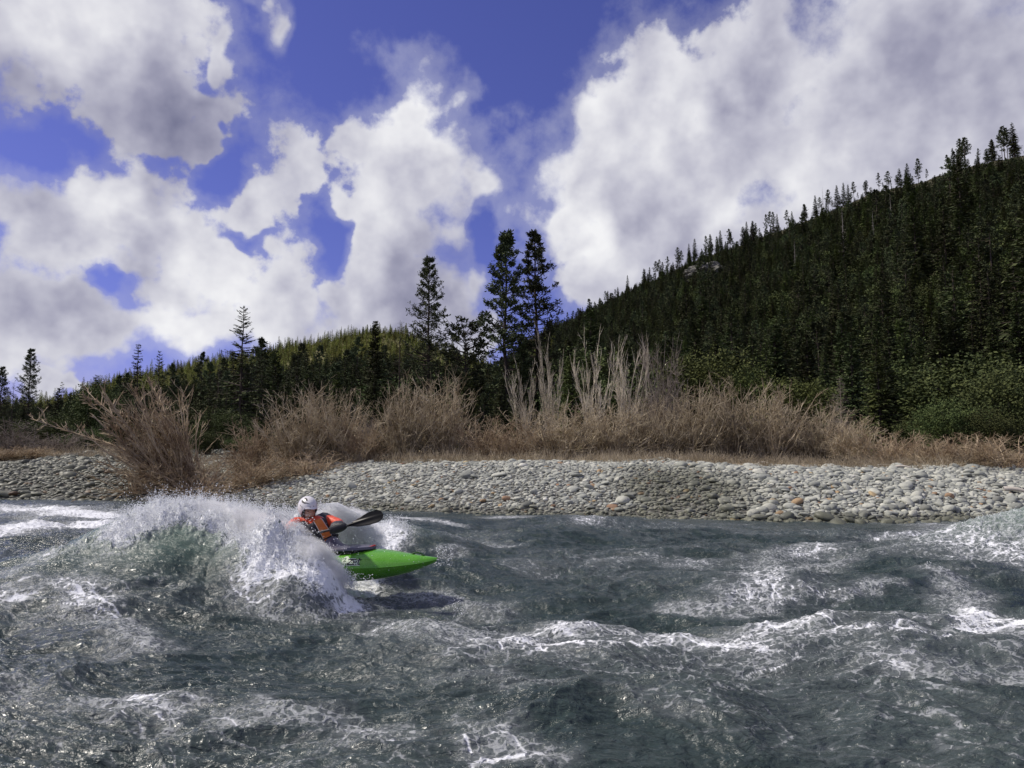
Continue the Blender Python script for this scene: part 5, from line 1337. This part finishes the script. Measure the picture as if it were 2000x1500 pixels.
def hstroke(pts, ws, nm='emblem'):
    pts = np.array([hz(*p) for p in pts]); n = 24; t0 = np.linspace(0, 1, len(pts)); t1 = np.linspace(0, 1, n)
    q = np.stack([np.interp(t1, t0, pts[:, 0]), np.interp(t1, t0, pts[:, 1])], 1); w = np.interp(t1, t0, ws)
    d = np.gradient(q, axis=0); d /= np.linalg.norm(d, axis=1, keepdims=True) + 1e-9; nn = np.stack([-d[:, 1], d[:, 0]], 1)
    G = []
    for s in np.linspace(-1, 1, 4):
        row = [on_helm(*(q[i] + nn[i] * w[i] * s)) for i in range(n)]
        if any(r is None for r in row): return
        G.append(row)
    obj(nm, grid_mesh(nm, np.array(G), [M_INK]), he)
hstroke([(590, 130), (625, 135), (650, 158), (668, 190)], [.3, 1.5, 2.0, .8]); hstroke([(532, 178), (545, 212), (590, 238), (650, 240), (742, 258)], [1.4, 1.9, 1.3, .8, .2])
hstroke([(468, 282), (500, 322)], [.35, .35], 'small_lettering'); hstroke([(715, 380), (782, 382)], [.35, .35], 'small_lettering')
for zx, zy in [(522, 333), (748, 333), (852, 315), (598, 374), (550, 436)]:
    p = on_helm(*hz(zx, zy), .001)
    if p is not None: ball('rivet', p, .0055, M_INK, he, 10)
# drysuit: torso, sleeves
jv = [waist + [0, 0, -.03], chest, upch, neck + [0, 0, .0], shR, mid(shR, elR, .5), elR, mid(elR, gR, .75), shL, mid(shL, elL, .5), elL, mid(elL, gL, .55)]
skin_obj('drysuit', jv, [(0, 1), (1, 2), (2, 3), (2, 4), (4, 5), (5, 6), (6, 7), (2, 8), (8, 9), (9, 10), (10, 11)], [.135, .138, .108, .062, .082, .078, .066, .060, .084, .080, .070, .062], M_JACKET, per, 2)
# life vest: a thick shell round the torso; axis runs along the spine
ax = unit(upch - waist); fr = unit(HF * [1, 1, 0] - ax * np.dot(HF * [1, 1, 0], ax)); fr = unit(fr * .9 + unit(KX) * .25 - ax * np.dot(unit(KX) * .25, ax)); sd_ = unit(np.cross(ax, fr))
def torso(a, h, grow=0.0):
    """h 0 waist .. 1 collar"""
    c = waist[None, None] * (1 - h[..., None]) + (upch + ax * .02) * h[..., None]
    w = np.interp(h, [0, .35, .75, .92, 1.05], [.165, .185, .185, .150, .085]) + grow; d = np.interp(h, [0, .35, .75, .92, 1.05], [.135, .155, .150, .115, .075]) + grow
    ca_, sa_ = np.cos(a), np.sin(a)
    return c + (np.sign(ca_) * np.abs(ca_) ** .8 * d)[..., None] * fr + (np.sign(sa_) * np.abs(sa_) ** .8 * w)[..., None] * sd_
A_, H_ = np.meshgrid(np.linspace(0, 2 * math.pi, 56, endpoint=False), np.linspace(-.12, .80, 18), indexing='ij')
vs = obj('life_vest', grid_mesh('life_vest', torso(A_, H_, .022 + .010 * np.cos(H_ * 9)), [M_VEST], closed_u=True), per)
for s in (-1, 1):                                      # shoulder straps over the chest and back
    hh = np.linspace(.55, 1.0, 14); aa = s * np.interp(hh, [.55, 1.0], [.62, 1.05]); P1 = torso(aa[None], hh[None], .046)[0]
    aa2 = s * np.interp(hh[::-1], [.55, 1.0], [2.4, 1.9]); P2 = torso(aa2[None], hh[::-1][None], .040)[0]
    P = np.concatenate([P1, P2]); wv = unit(sd_ * 1.0)
    G = np.stack([P - wv * .055 - ax * .006, P - wv * .042 + ax * .014, P + wv * .042 + ax * .014, P + wv * .055 - ax * .006], 1); obj('shoulder_strap', grid_mesh('shoulder_strap', G, [M_VEST]), vs)
    for o2 in (-.056, .056):
        V_, Q_ = tubes((P + wv * o2 + ax * .004)[None], np.full((1, len(P)), .0042), 5); obj('piping', mesh_np('piping', V_, Q_, [M_PIPE], smooth=True), vs)
A2, H2 = np.meshgrid(np.linspace(-.21, .21, 9), np.linspace(-.10, .82, 20), indexing='ij'); obj('chest_panel', grid_mesh('chest_panel', torso(A2 * (1 - .25 * H2), H2, .040), [M_ORANGE]), vs)
for a0 in (-.22, .22):
    hh = np.linspace(-.1, .82, 20); V_, Q_ = tubes(torso((a0 * (1 - .25 * hh))[None], hh[None], .041), np.full((1, 20), .0045), 5); obj('piping', mesh_np('piping', V_, Q_, [M_PIPE], smooth=True), vs)
A3, H3 = np.meshgrid(np.linspace(-.42, .42, 12), np.linspace(.80, .99, 6), indexing='ij'); obj('collar_panel', grid_mesh('collar_panel', torso(A3, H3, .026), [M_JACKET]), vs)
V_, Q_ = tubes(torso(np.linspace(0, 2 * math.pi, 40)[None], np.full((1, 40), .12), .040), np.full((1, 40), .009), 6); obj('waist_belt', mesh_np('waist_belt', V_, Q_, [M_CAP], smooth=True), vs)

# ------------------------------------------------------------------ paddle
pad = empty('kayak_paddle', tuple(pR)); tag(pad, 'black kayak paddle held across the chest, right blade raised over the bow', 'paddle')
LEN = 1.96; BL = .46
nk = pR - pR; tail = -SH * (LEN - 2 * BL)
P = np.linspace(nk + SH * .02, tail - SH * .02, 30); V_, Q_ = tubes(P[None], np.full((1, 30), .0158), 12)
M_SHAFT = mat('dark_carbon_shaft', lambda N, b: N.l.new(N.mix(N.noise(objco(N), 40, 3), (.02, .02, .024), (.07, .07, .08)), b.inputs['Base Color']), rough=.55, spec=.3)
M_BLADE = mat('black_blade', lambda N, b: N.l.new(N.mix(N.noise(objco(N), 14, 4), (.006, .006, .006), (.018, .018, .018)), b.inputs['Base Color']), rough=.34, spec=.14)
obj('shaft', mesh_np('shaft', V_, Q_, [M_SHAFT], smooth=True), pad)
def blade(start, dirv, face, name='blade'):
    up = unit(np.cross(dirv, face)); fc = unit(np.cross(up, dirv)); n = 26; u = np.linspace(0, 1, n)
    top = np.interp(u, [0, .08, .3, .6, .85, .95, 1], [.014, .022, .062, .088, .086, .066, .01]); bot = np.interp(u, [0, .08, .3, .6, .85, .95, 1], [.014, .018, .045, .078, .082, .060, .01])
    G = []
    for sgn in (1, -1):
        for v in np.linspace(-1, 1, 13):
            w = np.where(v > 0, top * v, bot * v); curve = -.035 * (u ** 2) + .014 * (w / .09) ** 2
            th = .004 * np.sqrt(np.clip(1 - v * v, 0, 1)) + .014 * np.exp(-(w / .014) ** 2) * (1 - u) ** .6
            G.append(start + dirv * (u * BL)[:, None] + up * w[:, None] + fc * (curve + sgn * th)[:, None]) if sgn == 1 else G.append(start + dirv * (u * BL)[:, None] + up * np.where(-v > 0, top * -v, bot * -v)[:, None] + fc * (-.035 * (u ** 2) + .014 * (np.where(-v > 0, top * -v, bot * -v) / .09) ** 2 - th)[:, None])
    return obj(name, grid_mesh(name, np.array(G), [M_BLADE], closed_u=True), pad)
TIP = at(747, 1003, 9.10) - pR
blade(nk, unit(TIP), np.array([.10, -1.0, .55])); blade(tail, -SH, np.array([.3, -.5, .9]))
# neoprene paddle mitts closed round hands and shaft
for g_, el_ in ((gL + PO - pR, elL + PO - pR), (gR + PO - pR, elR + PO - pR)):
    wr = mid(el_, g_, .50)
    vv = [g_ + [0, .012, -.006], g_ + SH * .075 + [0, .006, .004], g_ + SH * .165, g_ - SH * .050 + [0, .008, -.004], g_ - SH * .085, mid(wr, g_, .55) + [0, 0, -.002], wr]
    skin_obj('paddle_mitt', vv, [(0, 1), (1, 2), (0, 3), (3, 4), (0, 5), (5, 6)], [.092, .076, .030, .062, .032, .088, .088], M_CAPM if 'M_CAPM' in globals() else M_SKIRTD if 'M_SKIRTD' in globals() else M_CAP, pad, 2)
